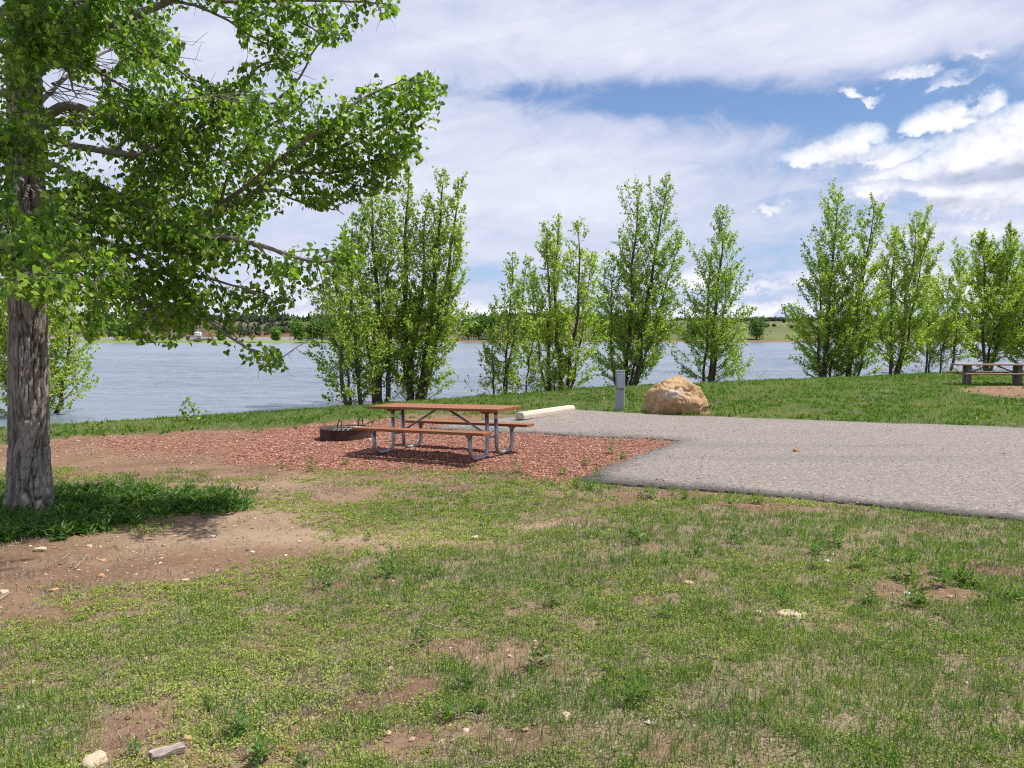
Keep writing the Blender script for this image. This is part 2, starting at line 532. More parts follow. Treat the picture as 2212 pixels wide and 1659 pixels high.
def ground_mat():
    m, t, b = mat_new('ground_soil')
    p = pos_of(t)
    red = attr(t, 'gravel'); gr = attr(t, 'green'); sand = attr(t, 'sand')
    n1 = noise(t, p, 1.3, 5, .6); n2 = noise(t, p, 22, 4, .65); n3 = noise(t, p, 90, 3, .6)
    soil = ramp(t, n1 * .35 + n2 * .35 + n3 * .3, [(.30, (.085, .048, .03)), (.48, (.165, .102, .065)), (.62, (.25, .17, .115)), (.75, (.36, .27, .19))])
    soil = mixc(t, sand, soil, ramp(t, n1 * .5 + n2 * .5, [(.3, (.21, .145, .095)), (.7, (.35, .26, .18))]))
    vd = voro(t, p, 34, 'Color'); s2 = t.nodes.new('ShaderNodeSeparateColor'); t.links.new(vd, s2.inputs[0])
    v1 = E(t, s2.outputs[0])
    ved = E(t, voro(t, p, 34, feature='DISTANCE_TO_EDGE'))
    chips = ramp(t, v1, [(0, (.12, .048, .032)), (.35, (.24, .10, .065)), (.7, (.32, .15, .105)), (.94, (.43, .22, .155)), (1, (.56, .42, .34))])
    chips = mixc(t, (1.0 - ved.step(0, .12)) * .75, chips, (.10, .05, .035))
    col = mixc(t, red, soil, chips)
    # pale pebbles pressed into the soil
    vp = voro(t, p, 16, 'Distance'); vpc = voro(t, p, 16, 'Color')
    s3 = t.nodes.new('ShaderNodeSeparateColor'); t.links.new(vpc, s3.inputs[0])
    peb = (1.0 - E(t, vp).step(.16, .22)) * E(t, s3.outputs[1]).step(.62, .66) * attr(t, 'pebble')
    col = mixc(t, peb * .7, col, mixc(t, E(t, s3.outputs[2]), (.34, .22, .14), (.50, .42, .33)))
    # low moss and leaf litter tint where plants are dense
    n4 = noise(t, p, 60, 5, .8)
    under = ramp(t, n4, [(.36, (.025, .022, .012)), (.45, (.13, .105, .06)), (.55, (.25, .205, .13)), (.67, (.42, .36, .26))])
    under = mixc(t, attr(t, 'lawn'), under, ramp(t, n4, [(.36, (.02, .035, .01)), (.5, (.06, .10, .022)), (.66, (.14, .17, .05))]))
    col = mixc(t, (gr + (n2 - .5) * 1.0 + (n3 - .5) * .8).step(.15, .85) * .88, col, under)
    t.links.new(col, b.inputs['Base Color']); b.inputs['Roughness'].default_value = .95
    b.inputs['Specular IOR Level'].default_value = .1
    h = n2 * .7 + n3 * .35 + ved.mn(.3) * red * 2.2 + peb * .8
    bump(t, b, h, .018)
    return m


def asphalt_mat():
    m, t, b = mat_new('asphalt')
    p = pos_of(t); edge = attr(t, 'edge')
    vc = voro(t, p, 75, 'Color'); s = t.nodes.new('ShaderNodeSeparateColor'); t.links.new(vc, s.inputs[0])
    v = E(t, s.outputs[0]); vd = E(t, voro(t, p, 75, feature='DISTANCE_TO_EDGE'))
    n1 = noise(t, p, .55, 5, .6); n2 = noise(t, p, 3.2, 4, .6)
    v = v * .5 + noise(t, p, 17, 5, .85) * 1.9 - .72
    c = ramp(t, v, [(0, (.07, .06, .052)), (.3, (.20, .172, .152)), (.6, (.32, .282, .25)), (1, (.60, .55, .50))])
    c = mixc(t, (1.0 - vd.step(0, .14)) * .45, c, (.13, .11, .10))
    c = mixc(t, (n1 * .7 + n2 * .3).step(.42, .66) * .30, c, (.24, .21, .19))
    c = mixc(t, noise(t, p, 1.7, 3).step(.60, .78) * .4, c, (.36, .29, .235))
    mpa = t.nodes.new('ShaderNodeMapping'); mpa.inputs['Rotation'].default_value = (0, 0, .46); mpa.inputs['Scale'].default_value = (.12, 1.0, 1)
    t.links.new(p, mpa.inputs[0])
    c = mixc(t, noise(t, mpa.outputs[0], 1.3, 4, .6, .3).step(.5, .72) * .34, c, (.15, .135, .125))
    c = mixc(t, noise(t, p, .9, 5, .75, 1.5).step(.66, .72) * .35, c, (.10, .09, .08))
    c = mixc(t, edge * .62, c, (.05, .048, .046))
    t.links.new(c, b.inputs['Base Color']); b.inputs['Roughness'].default_value = .93
    b.inputs['Specular IOR Level'].default_value = .2
    bump(t, b, vd.mn(.35) * 1.4 + n2 * .4, .012)
    return m


def wood_mat(name, a, c, dirt=(.1, .06, .04)):
    m, t, b = mat_new(name)
    g = t.nodes.new('ShaderNodeTexCoord')
    mp = t.nodes.new('ShaderNodeMapping'); mp.inputs['Scale'].default_value = (1.2, 22, 22)
    t.links.new(g.outputs['Object'], mp.inputs[0])
    n = noise(t, mp.outputs[0], 2.4, 5, .6, .8); n2 = noise(t, g.outputs['Object'], 3.1, 4, .6)
    col = mixc(t, n.step(.3, .7), a, c)
    col = mixc(t, n2.step(.52, .78) * .38, col, dirt)
    t.links.new(col, b.inputs['Base Color']); b.inputs['Roughness'].default_value = .62
    bump(t, b, n, .004)
    return m


def plain_mat(name, col, rough=.6, metal=0.0, var=.25, scale=6, spot=None, spotc=(.1, .05, .03), bumpd=.002):
    m, t, b = mat_new(name)
    g = t.nodes.new('ShaderNodeTexCoord')
    n = noise(t, g.outputs['Object'], scale, 5, .65)
    dk = tuple(x * (1 - var) for x in col); lt = tuple(min(1, x * (1 + var)) for x in col)
    c = mixc(t, n.step(.3, .7), dk, lt)
    if spot:
        n2 = noise(t, g.outputs['Object'], scale * .5, 5, .7, .6)
        c = mixc(t, n2.step(spot, spot + .12) * .85, c, spotc)
    t.links.new(c, b.inputs['Base Color']); b.inputs['Roughness'].default_value = rough
    b.inputs['Metallic'].default_value = metal
    bump(t, b, n, bumpd)
    return m


WATER = water_mat(); GROUND = ground_mat(); ASPHALT = asphalt_mat()
PLANK = wood_mat('stained_plank', (.19, .066, .024), (.29, .115, .045), (.10, .04, .022))
PLANK_OLD = wood_mat('faded_plank', (.20, .12, .085), (.30, .19, .14), (.2, .14, .11))
GALV = plain_mat('galvanised_pipe', (.32, .33, .35), .42, .75, .22, 14, .60, (.17, .15, .14))
RUST = plain_mat('rusty_steel', (.05, .027, .02), .75, .2, .45, 5, .52, (.11, .055, .035), .004)
IRON = plain_mat('black_iron', (.03, .028, .027), .55, .5, .4, 20)
CONC = plain_mat('concrete_stop', (.50, .43, .345), .9, 0, .08, 9, .58, (.42, .35, .27), .004)
PEDGREY = plain_mat('grey_enamel', (.27, .31, .34), .45, 0, .10, 4, .62, (.22, .24, .26))
TEAL = plain_mat('teal_sticker', (.12, .48, .46), .4, 0, .1)
STICKER = plain_mat('pale_sticker', (.62, .58, .55), .5, 0, .1, 40, .58, (.5, .2, .12))
POSTGREY = plain_mat('grey_post', (.17, .155, .155), .85, 0, .2, 8)


# ------------------------------------------------------------------ ground masks (the plan of plants, soil and gravel)
def pw(*pts): return np.array([tuple(at(px, py))[:2] for px, py in pts])


PAD = [tuple(at(*p))[:2] for p in [(470, 985), (560, 930), (700, 912), (830, 905), (960, 908), (1120, 905), (1240, 925), (1480, 955), (1400, 985), (1245, 1048), (1000, 1020), (800, 1018), (600, 1020)]]
ASP = [tuple(at(*p))[:2] for p in [(915, 927), (1085, 905), (1150, 893), (1246, 887), (1400, 897), (1800, 912), (2212, 927)]]
e0 = Vector(ASP[-1]); d0 = (Vector(ASP[-1]) - Vector(ASP[4])).normalized()
ASP.append(tuple(e0 + d0 * 14))
n0 = at(2212, 1129).xy; n1 = at(1250, 1040).xy; dn = (n0 - n1).normalized()
ASP.append(tuple(n0 + dn * 12)); ASP.append(tuple(n0)); ASP.append(tuple(at(1700, 1078).xy)); ASP.append(tuple(n1))
ASP.append(tuple(at(1350, 997).xy)); ASP.append(tuple(at(1468, 955).xy))
PAD2 = [tuple(at(*p))[:2] for p in [(2080, 843), (2110, 836), (2300, 834), (2400, 850), (2260, 864), (2160, 856)]]


def poly_sd(x, y, poly):
    """signed distance to a polygon, positive inside"""
    x = np.asarray(x, float); y = np.asarray(y, float)
    P = np.array(poly); Q = np.roll(P, -1, 0)
    dmin = np.full(x.shape, 1e9); ins = np.zeros(x.shape, bool)
    for (ax, ay), (bx, by) in zip(P, Q):
        ex, ey = bx - ax, by - ay; L = ex * ex + ey * ey
        t = np.clip(((x - ax) * ex + (y - ay) * ey) / L, 0, 1)
        dmin = np.minimum(dmin, np.hypot(x - ax - t * ex, y - ay - t * ey))
        c = ((ay > y) != (by > y)) & (x < ex * (y - ay) / (ey if abs(ey) > 1e-9 else 1e-9) + ax)
        ins ^= c
    return np.where(ins, dmin, -dmin)


def blobs(px, py, lst):
    s = 0
    for cx, cy, rx, ry, w in lst:
        s = s + w * np.exp(-(((px - cx) / rx) ** 2 + ((py - cy) / ry) ** 2))
    return s


def masks(x, y):
    """grass, cover, dry, gravel, sand densities 0..1 at world points"""
    z = G(x, y, False)
    px, py = w2p(x, y, z)
    front = y > 1.5
    px = np.where(front, px, 1100); py = np.where(front, py, 2400)
    nA = fbm(x * .55, y * .75, 21, 5); nB = fbm(x * 1.6 + 9, y * 2.1, 33, 5); nC = fbm(x * 4.5, y * 5.5, 41, 4)
    s = shore(x, y)
    pad = poly_sd(x, y, PAD) + (nB - .5) * 1.6 + (nC - .5) * .5
    gravel = sstep(-.25, .55, pad)
    gravel = np.maximum(gravel, np.clip(blobs(px, py, [(430, 965, 260, 24, 1.0), (250, 960, 220, 18, .5), (640, 935, 120, 14, .6)]) * (.25 + (nC - .3) * 1.1 + (nB - .5) * 1.2) * np.interp(px, [60, 300, 600], [.35, .6, 1.2]), 0, .75) * (py > 905) * (py < 1012))
    # left side dirt bench between tree and water
    dirt = blobs(px, py, [(150, 975, 420, 32, 1.5), (420, 985, 260, 34, 1.2), (60, 950, 120, 30, .5)])
    dirtL = blobs(px, py, [(180, 1225, 420, 50, 1.45), (480, 1165, 360, 34, .85), (30, 1300, 140, 40, .8), (900, 1172, 330, 18, .7), (560, 1110, 150, 30, .7), (650, 1060, 200, 22, .5),
                          (1180, 1135, 130, 10, .7), (700, 1050, 340, 22, .35)])
    patches = blobs(px, py, [(1385, 1300, 90, 18, .8), (1720, 1325, 130, 30, .6), (1880, 1280, 150, 40, .55), (2060, 1290, 120, 40, .4), (1010, 1560, 90, 70, .7), (860, 1620, 90, 50, .9), (240, 1610, 170, 45, .9),
                            (1850, 1435, 40, 14, .8), (2030, 1420, 30, 20, .5), (640, 1330, 70, 16, .6), (330, 1400, 60, 20, .35), (930, 1390, 130, 22, .6), (1100, 1430, 110, 20, .5), (1560, 1470, 50, 20, .5), (1500, 1080, 150, 12, .5)])
    bare = dirt + dirtL * (.55 + .9 * nC) + patches * .55 * (.2 + 1.5 * nC)
    grass = .26 + blobs(px, py, [(1900, 1500, 560, 150, .4), (1850, 1150, 520, 36, .5), (230, 1060, 290, 40, .15), (60, 1110, 200, 50, .2), (1900, 1155, 500, 38, 1.0), (1350, 1110, 330, 45, .9), (1050, 1050, 180, 22, .5), (1500, 1200, 500, 40, .6), (950, 1240, 260, 50, .5), (1150, 1235, 400, 35, .4), (1900, 1480, 520, 130, .75),
                                (1350, 1600, 700, 90, .6), (60, 1570, 200, 130, .7), (550, 1420, 350, 60, .28), (2150, 1180, 200, 60, .6), (1300, 1460, 300, 50, .4), (600, 1560, 300, 70, .3)])
    cover = .40 + blobs(px, py, [(450, 1340, 600, 90, .6), (1450, 1330, 500, 90, .6), (800, 1110, 330, 35, .55), (700, 1190, 330, 50, .45), (1000, 1150, 300, 40, .35), (500, 1250, 350, 40, .4), (1900, 1480, 560, 140, -.55), (1850, 1150, 520, 38, -.6), (1200, 1600, 800, 70, -.4), (1100, 1225, 300, 30, -.35), (100, 1580, 200, 90, -.4)])
    lawn = sstep(930, 922, py) * (y > 9)
    ybd = np.interp(px, [-600, 0, 110, 300, 560, 700, 830, 985, 1080, 1200, 1260], [985, 958, 950, 938, 927, 917, 905, 897, 897, 890, 888])
    shorestrip = sstep(ybd + 5, ybd - 5, py + (nB - .5) * 26 + (nC - .5) * 14) * (px < 1260) * sstep(-.15, .2, s)
    rightlawn = sstep(-.1, .15, -poly_sd(x, y, ASP)) * (x > 1.2) * (y > 13.5) * sstep(-.15, .2, s)
    far = np.clip(np.maximum(shorestrip, rightlawn), 0, 1) * (y > 10)
    fore = (1 - sstep(.0, .35, far)) * sstep(.5, -.3, np.where(y > 11.4 + 0 * x, 1, 0) + 0 * x - 0)
    fore = np.where(py > 1000, 1.0, sstep(985, 1012, py))
    noisy = (nA - .5) * 1.1 + (nB - .5) * 1.5 + (nC - .5) * 1.3
    nL = fbm(x * .8 + 30, y * 1.1 + 8, 88, 4)
    g = (grass * .72 - bare * .9 + noisy * 1.1 + (nL - .5) * 1.4) * fore
    c = (cover * .85 - (nL - .5) * 1.2 - bare * .85 - np.maximum(grass - .6, 0) * .35 + (nC - .5) * .8 + (nB - .5) * 1.7 + (fbm(x * 3, y * 4, 77) - .5) * 1.0) * fore
    g = np.clip(g, 0, 1); c = np.clip(c * 1.35 + .06 * fore, 0, 1)
    g = g * (1 - gravel); c = c * (1 - gravel * .97)
    pad2 = sstep(-.5, .3, poly_sd(x, y, PAD2) + (nB - .5) * 1.2)
    g = np.maximum(g, far * (1 - gravel) * (1 - pad2 * .9) * np.clip(.95 + noisy * .6, .5, 1))
    dry = np.clip((fbm(x * 1.3 + 50, y * 1.5, 60) - .56) * 7, 0, 1) * fore * (1 - gravel)
    dry = np.clip(dry + blobs(px, py, [(650, 1405, 50, 14, .9), (1005, 1410, 80, 14, .9), (455, 1390, 60, 20, .9), (1640, 1290, 90, 16, .8), (1850, 1275, 90, 15, .6), (1680, 1390, 60, 30, .7), (840, 1440, 60, 16, .6)]) * fore, 0, 1)
    asp = sstep(-.12, .02, poly_sd(x, y, ASP))
    g *= (1 - asp); c *= (1 - asp); dry *= (1 - asp)
    sand = np.clip(blobs(px, py, [(900, 1165, 330, 26, .9), (560, 1110, 170, 30, .9), (480, 1160, 260, 26, .8), (640, 1050, 240, 24, .6), (1180, 1135, 140, 12, .9), (1720, 1325, 60, 14, .8), (660, 952, 60, 10, .8)]) + (nB - .5) * .5, 0, 1)
    sand = np.maximum(sand, pad2 * .6) * (1 - gravel * .8)
    return g, c, dry, gravel, sand, pad2


def ax(spec):
    out = []
    for a, b, st in spec: out.append(np.arange(a, b, st))
    out.append([spec[-1][1]]); return np.concatenate(out)


xs = ax([(-700, -100, 60), (-100, -30, 7), (-30, -12, .6), (-12, -6, .14), (-6, 6, .07), (6, 14, .14), (14, 34, .5), (34, 100, 6), (100, 700, 60)])
ys = ax([(-400, -40, 60), (-40, -6, 3), (-6, 2, .4), (2, 10, .06), (10, 18, .11), (18, 34, .25), (34, 60, .8), (60, 100, 5), (100, 220, 20)])
XX, YY = np.meshgrid(xs, ys)
xf, yf = XX.ravel(), YY.ravel()
zf = G(xf, yf)
g_, c_, d_, gv_, sd_, p2_ = masks(xf, yf)
near = sstep(30, 15, np.abs(yf))
zf = zf + near * ((fbm(xf * 5, yf * 5, 91, 3) - .5) * .035 + (fbm(xf * 14, yf * 14, 95, 2) - .5) * .014) * (shore(xf, yf) > .3) * (1 - sstep(-.3, 0, poly_sd(xf, yf, ASP)))
ny, nx = XX.shape
ii = (np.arange(ny - 1)[:, None] * nx + np.arange(nx - 1)[None]).ravel()
fc = np.stack([ii, ii + 1, ii + nx + 1, ii + nx], 1)
peb = np.clip(1 - g_ - gv_, 0, 1)
me = npmesh('ground', np.stack([xf, yf, zf], 1), fc, smooth=True,
            attrs={'gravel': np.maximum(gv_, p2_ * .5), 'green': np.clip(g_ * .9 + c_ * .45, 0, 1), 'sand': sd_, 'pebble': peb, 'lawn': sstep(12.5, 13.5, yf) * sstep(.3, .7, g_)})
link('ground', me, GROUND, kind='structure')


def Gs(x, y):
    z = G(x, y)
    nr = sstep(30, 15, np.abs(y))
    return z + nr * ((fbm(x * 5, y * 5, 91, 3) - .5) * .035 + (fbm(x * 14, y * 14, 95, 2) - .5) * .014) * (shore(x, y) > .3) * (1 - sstep(-.3, 0, poly_sd(x, y, ASP)))


# water sheet
wx = ax([(-2500, -200, 230), (-200, -100, 10), (-100, -45, .9), (-45, 45, .42), (45, 100, .9), (100, 200, 10), (200, 2500, 230)])
wy = ax([(-600, 0, 100), (0, 15, 3), (15, 45, .16), (45, 90, .28), (90, 170, .6), (170, 400, 8), (400, 3000, 100)])
WX, WY = np.meshgrid(wx, wy)
n_y, n_x = WX.shape
uxx = WX * .42 + WY * .05; vyy = WY * 1.0 - WX * .06
wv1 = 1 - np.abs(fbm(uxx * .9 + 4, vyy * .95, 201, 3) - .5) * 4
wv2 = fbm(uxx * 2.6, vyy * 2.6, 205, 2) - .5
gust = sstep(.35, .65, fbm(WX * .03, WY * .05, 207, 3))
wv3 = 1 - np.abs(fbm(uxx * .38 + 14, vyy * .42, 211, 2) - .5) * 4
wz_ = (wv1 * .070 + wv2 * .055 + wv3 * .085) * (.45 + .8 * gust) * sstep(15, 20, WY) * sstep(170, 100, WY) * sstep(100, 60, np.abs(WX)) * sstep(.3, -3.5, shore(WX, WY) - .4)
ii = (np.arange(n_y - 1)[:, None] * n_x + np.arange(n_x - 1)[None]).ravel()
me = npmesh('water', np.stack([WX.ravel(), WY.ravel(), (WZ + wz_ - .03 * (wz_ != 0)).ravel()], 1), np.stack([ii, ii + 1, ii + n_x + 1, ii + n_x], 1), smooth=True)
link('water', me, WATER, kind='structure')

# asphalt parking pad: a thin slab with crumbled edges
out = []
for a, b_ in zip(ASP, ASP[1:] + ASP[:1]):
    a, b_ = Vector(a), Vector(b_); L = (b_ - a).length; n = max(2, int(L / .07))
    nr = Vector(((b_ - a).y, -(b_ - a).x)).normalized()
    for i in range(n):
        p = a.lerp(b_, i / n)
        w = (float(fbm(p.x * 1.1, p.y * 1.1, 8)) - .5) * .22 + (float(vnoise(p.x * 11, p.y * 11, 9)) - .5) * .06
        out.append(p + nr * w)
inner = []
gx = np.arange(-3, 26, .3); gy = np.arange(1, 22, .3)
A, B = np.meshgrid(gx, gy); sd = poly_sd(A.ravel(), B.ravel(), ASP)
inner = [Vector((x, y)) for x, y, s_ in zip(A.ravel(), B.ravel(), sd) if s_ > .25]
nb = len(out)
vv_, _, ff_, *_r = delaunay_2d_cdt(out + inner, [(i, (i + 1) % nb) for i in range(nb)], [], 1, 1e-5)
bm = bmesh.new()
vx = [v.x for v in vv_]; vy = [v.y for v in vv_]
zz = G(np.array(vx), np.array(vy)) + .045
sd = poly_sd(np.array(vx), np.array(vy), ASP)
zz = zz - .02 * sstep(.16, 0, sd)
bv = [bm.verts.new((x, y, z)) for x, y, z in zip(vx, vy, zz)]
for f_ in ff_:
    try: bm.faces.new([bv[i] for i in f_]).smooth = True
    except ValueError: pass
lay = None
be = [e for e in bm.edges if e.is_boundary]
r = bmesh.ops.extrude_edge_only(bm, edges=be)
for v in [g for g in r['geom'] if isinstance(g, bmesh.types.BMVert)]: v.co.z -= .12
bmesh.ops.recalc_face_normals(bm, faces=bm.faces)
me = bpy.data.meshes.new('parking_pad'); bm.to_mesh(me); bm.free()
co = np.zeros(len(me.vertices) * 3); me.vertices.foreach_get('co', co); co = co.reshape(-1, 3)
sd = poly_sd(co[:, 0], co[:, 1], ASP)
ed = sstep(.32, .02, sd + (fbm(co[:, 0] * 2, co[:, 1] * 2, 4) - .5) * .3)
ppx, ppy = w2p(co[:, 0], co[:, 1], co[:, 2])
ed = ed * sstep(1000, 1040, ppy)
a = me.attributes.new('edge', 'FLOAT', 'POINT'); a.data.foreach_set('value', ed.astype(np.float32))
link('parking_pad', me, ASPHALT, kind='structure')

# ------------------------------------------------------------------ picnic table near
TA = math.radians(-30.5)
tz = float(G(-1.08, 11.97))
tbl = empty('picnic_table', (-1.081, 11.967, tz), TA, label='brown plank picnic table on bent grey pipe legs, standing on the red gravel', cat='picnic table')
tbl.rotation_euler = (0, -0.027, TA)
LN = 2.476


def planks(name, mat, parent, rows, z, th, L, seed=0):
    bm = bmesh.new()
    for v, w in rows: bm_box(bm, (0, v, z - th / 2), (L + (random.random() - .5) * .008, w, th), bevel=.006)
    return bm_obj(name, bm, mat, parent)


planks('tabletop', PLANK, tbl, [(-.236, .232), (0, .228), (.236, .232)], .76, .042, LN)
planks('seat', PLANK, tbl, [(-.626, .24)], .45, .042, LN)
planks('seat', PLANK, tbl, [(.626, .24)], .45, .042, LN)
S = .907
WELD = plain_mat('bright_weld', (.62, .63, .64), .35, .5, .1)
for su in (-1, 1):
    for sv in (-1, 1):
        bm = bmesh.new()
        bm_tube(bm, fillet([(su * S, sv * .60, .40), (su * S, sv * .60, .03), (su * S, sv * .13, .03), (su * S, sv * .13, .71)], .17, 9), .0302)
        leg = bm_obj('leg', bm, GALV, tbl)
        # bright weld rings on the bottom run
        bm = bmesh.new()
        for q in (.42, .30):
            bm_tube(bm, [(su * S, sv * q - .004, .03), (su * S, sv * q + .004, .03)], .0325)
            bm_obj('weld_ring', bm, WELD, leg); bm = bmesh.new()
        bm = bmesh.new()
        # bracket under each seat: folded plate
        bm_box(bm, (su * S, sv * .615, .403), (.05, .20, .006))
        vs = bm_box(bm, (su * S, sv * .615, .382), (.045, .17, .04))
        for v in vs:
            if v.co.z < .38: v.co.y = sv * .615 + (v.co.y - sv * .615) * .45
        bm_obj('seat_bracket', bm, GALV, tbl)
    bm = bmesh.new()
    vs = bm_box(bm, (su * S, 0, .692), (.05, .62, .05))
    for v in vs:
        if v.co.z < .69: v.co.y *= .62
    bm_obj('top_bracket', bm, PLANK, tbl)
    bm = bmesh.new()
    bm_tube(bm, [(su * S, -.13, .30), (su * S, .13, .30)], .017)
    bm_obj('crossbar', bm, GALV, tbl)
    bm = bmesh.new()
    bm_tube(bm, [(su * (S - .02), 0, .30), (su * .1, 0, .71)], .0175)
    bm_obj('brace', bm, GALV, tbl)
    bm = bmesh.new()
    bm_tube(bm, [(su * S, (-1 if su < 0 else 1) * .13, .57), (su * S, (-1 if su < 0 else 1) * .13, .63)], .0312, caps=False)
    bm_obj('sticker', bm, STICKER, tbl)
# bolt heads on the end grain and plank joints
for u in (-S, S, 0):
    for v in (-.30, -.17, -.06, .06, .17, .30):
        bm = bmesh.new(); bm_tube(bm, [(u, v, .759), (u, v, .7625)], .009, 8); bm_obj('bolt', bm, IRON, tbl)

# ------------------------------------------------------------------ far picnic table
p1 = at(2088, 831); p2 = at(2197, 831)
mid = (p1 + p2) / 2
yaw = math.atan2(p2.y - p1.y, p2.x - p1.x)
t2 = empty('picnic_table', mid, yaw, label='faded plank picnic table on thick grey posts at the far right edge, near the water', cat='picnic table')
hs = (p2 - p1).length / 2
planks('tabletop', PLANK_OLD, t2, [(-.29, .19), (-.097, .19), (.097, .19), (.29, .19)], .77, .05, hs * 2 + .85)
planks('seat', PLANK_OLD, t2, [(-.63, .26)], .45, .05, hs * 2 + .8)
planks('seat', PLANK_OLD, t2, [(.63, .26)], .47, .05, hs * 2 + .8)
for su in (-1, 1):
    bm = bmesh.new(); bm_box(bm, (su * hs, -.12, .36), (.15, .13, .72), bevel=.012); bm_obj('leg', bm, POSTGREY, t2)
    bm = bmesh.new(); bm_box(bm, (su * hs, .12, .36), (.15, .13, .72), bevel=.012); bm_obj('leg', bm, POSTGREY, t2)
    bm = bmesh.new(); bm_box(bm, (su * hs, 0, .40), (.08, 1.45, .06), bevel=.006); bm_obj('seat_beam', bm, POSTGREY, t2)
    bm = bmesh.new()
    bm_tube(bm, [(su * (hs - .05), 0, .42), (su * (hs - .75), 0, .71)], .025)
    bm_obj('brace', bm, POSTGREY, t2)
    bm = bmesh.new()
    bm_tube(bm, [(su * (hs - .05), 0, .30), (su * (hs - .32), 0, .42)], .022)
    bm_obj('brace', bm, POSTGREY, t2)

# ------------------------------------------------------------------ fire ring
fy = CH * F / (951.7 - HY)
fc_ = Vector(((741 - CX) / F * (fy + .47), fy + .47 + .15, 0)); fc_.z = float(G(fc_.x, fc_.y))
R = .475
ring = empty('fire_ring', fc_, 0, label='rusty steel campfire ring with a dropped cooking grate, left of the picnic table', cat='fire ring')
bm = bmesh.new(); NS = 72; Hh = .19
rows = [(R, -.03), (R + .002, .08), (R, Hh), (R + .006, Hh + .006), (R - .012, Hh + .006), (R - .014, .02)]
vr = [[bm.verts.new((r_ * math.cos(k / NS * 2 * math.pi), r_ * math.sin(k / NS * 2 * math.pi), z)) for k in range(NS)] for r_, z in rows]
for A_, B_ in zip(vr, vr[1:]):
    for k in range(NS): bm.faces.new((A_[k], A_[(k + 1) % NS], B_[(k + 1) % NS], B_[k])).smooth = True
bm_obj('steel_band', bm, RUST, ring)
bm = bmesh.new()
r_ = bmesh.ops.create_circle(bm, cap_ends=True, segments=40, radius=R - .016)
for v in bm.verts: v.co.z = .045 + random.random() * .02
bm_obj('ash_bed', bm, plain_mat('ash', (.12, .11, .10), .95, 0, .5, 18), ring)
bm = bmesh.new()
for k in range(6):
    x = -.20 + k * .085
    bm_tube(bm, [(x, -.20, .15), (x + .02, .18, .19)], .006, 6)
for y_, z_ in ((-.2, .15), (-.01, .17), (.18, .19)):
    bm_tube(bm, [(-.22, y_, z_), (.28, y_, z_)], .008, 6)
bm_tube(bm, [(.28, -.01, .2), (.36, -.02, .26), (.42, -.03, .22)], .007, 6)
bm_obj('grate', bm, plain_mat('bright_grate', (.30, .29, .28), .5, .6, .5, 14), ring)


def loop_handle(x, y, w, h):
    bm = bmesh.new(); pts = []
    for i in range(17):
        t = i / 16 * math.pi
        pts.append((x - w * math.cos(t) + .02 * math.sin(t), y, .2 + h * (math.sin(t) ** .6 if 0 < i < 16 else 0)))
    bm_tube(bm, pts, .0085, 8); bm_obj('loop_handle', bm, IRON, ring)


loop_handle(-.08, -.18, .035, .155); loop_handle(.25, .12, .038, .19)
bm = bmesh.new()
pts = [(.30, .12, .215), (.36, .10, .235), (.44, .06, .285), (.50, .03, .30)]
bm_tube(bm, pts, .008, 8)
hp = [(.50 + .022 * math.cos(t), .03 - t * .004, .297 + .022 * math.sin(t)) for t in np.linspace(0, 12, 50)]
bm_tube(bm, hp, .006, 6)
bm_obj('coil_handle', bm, IRON, ring)
# charred bits
for i in range(3):
    bm = bmesh.new()
    bm_tube(bm, [(-.25 + i * .15, -.1 + i * .06, .08), (-.02 + i * .12, .06 - i * .05, .13)], [.022, .014], 7)
    tag(bm_obj('charred_stick', bm, IRON, None, label=['longest charred stick lying in the fire ring', 'charred stick in the middle of the fire ring', 'charred stick at the right side inside the fire ring'][i], cat='stick')).location = fc_

# ------------------------------------------------------------------ wheel stop
a_ = at(1143, 912); b_ = at(1243, 893)
a_ = at(1128, 913.5); b_ = at(1235, 892.5)
ctr = (a_ + b_) / 2; ctr.z += .045
L_ = (b_ - a_).length + .1
ws = empty('wheel_stop', (ctr.x - .03, ctr.y + .1, ctr.z), math.atan2(b_.y - a_.y, b_.x - a_.x), label='cream concrete wheel stop lying on the grey asphalt behind the picnic table', cat='wheel stop')
bm = bmesh.new()
prof = [(-.12, 0), (-.12, .09), (-.08, .15), (.08, .15), (.12, .09), (.12, 0)]
e1 = [bm.verts.new((-L_ / 2, y, z)) for y, z in prof]; e2 = [bm.verts.new((L_ / 2, y, z)) for y, z in prof]
for i in range(6): bm.faces.new((e1[i], e1[(i + 1) % 6], e2[(i + 1) % 6], e2[i]))
bm.faces.new(e1[::-1]); bm.faces.new(e2)
bmesh.ops.bevel(bm, geom=list(bm.edges), offset=.008, segments=2, affect='EDGES')
bm_obj('concrete_block', bm, CONC, ws)
for u in (-L_ * .36, L_ * .36):
    bm = bmesh.new(); bm_tube(bm, [(u, 0, .149), (u, 0, .156)], .014, 10); bm_obj('anchor_pin', bm, RUST, ws)

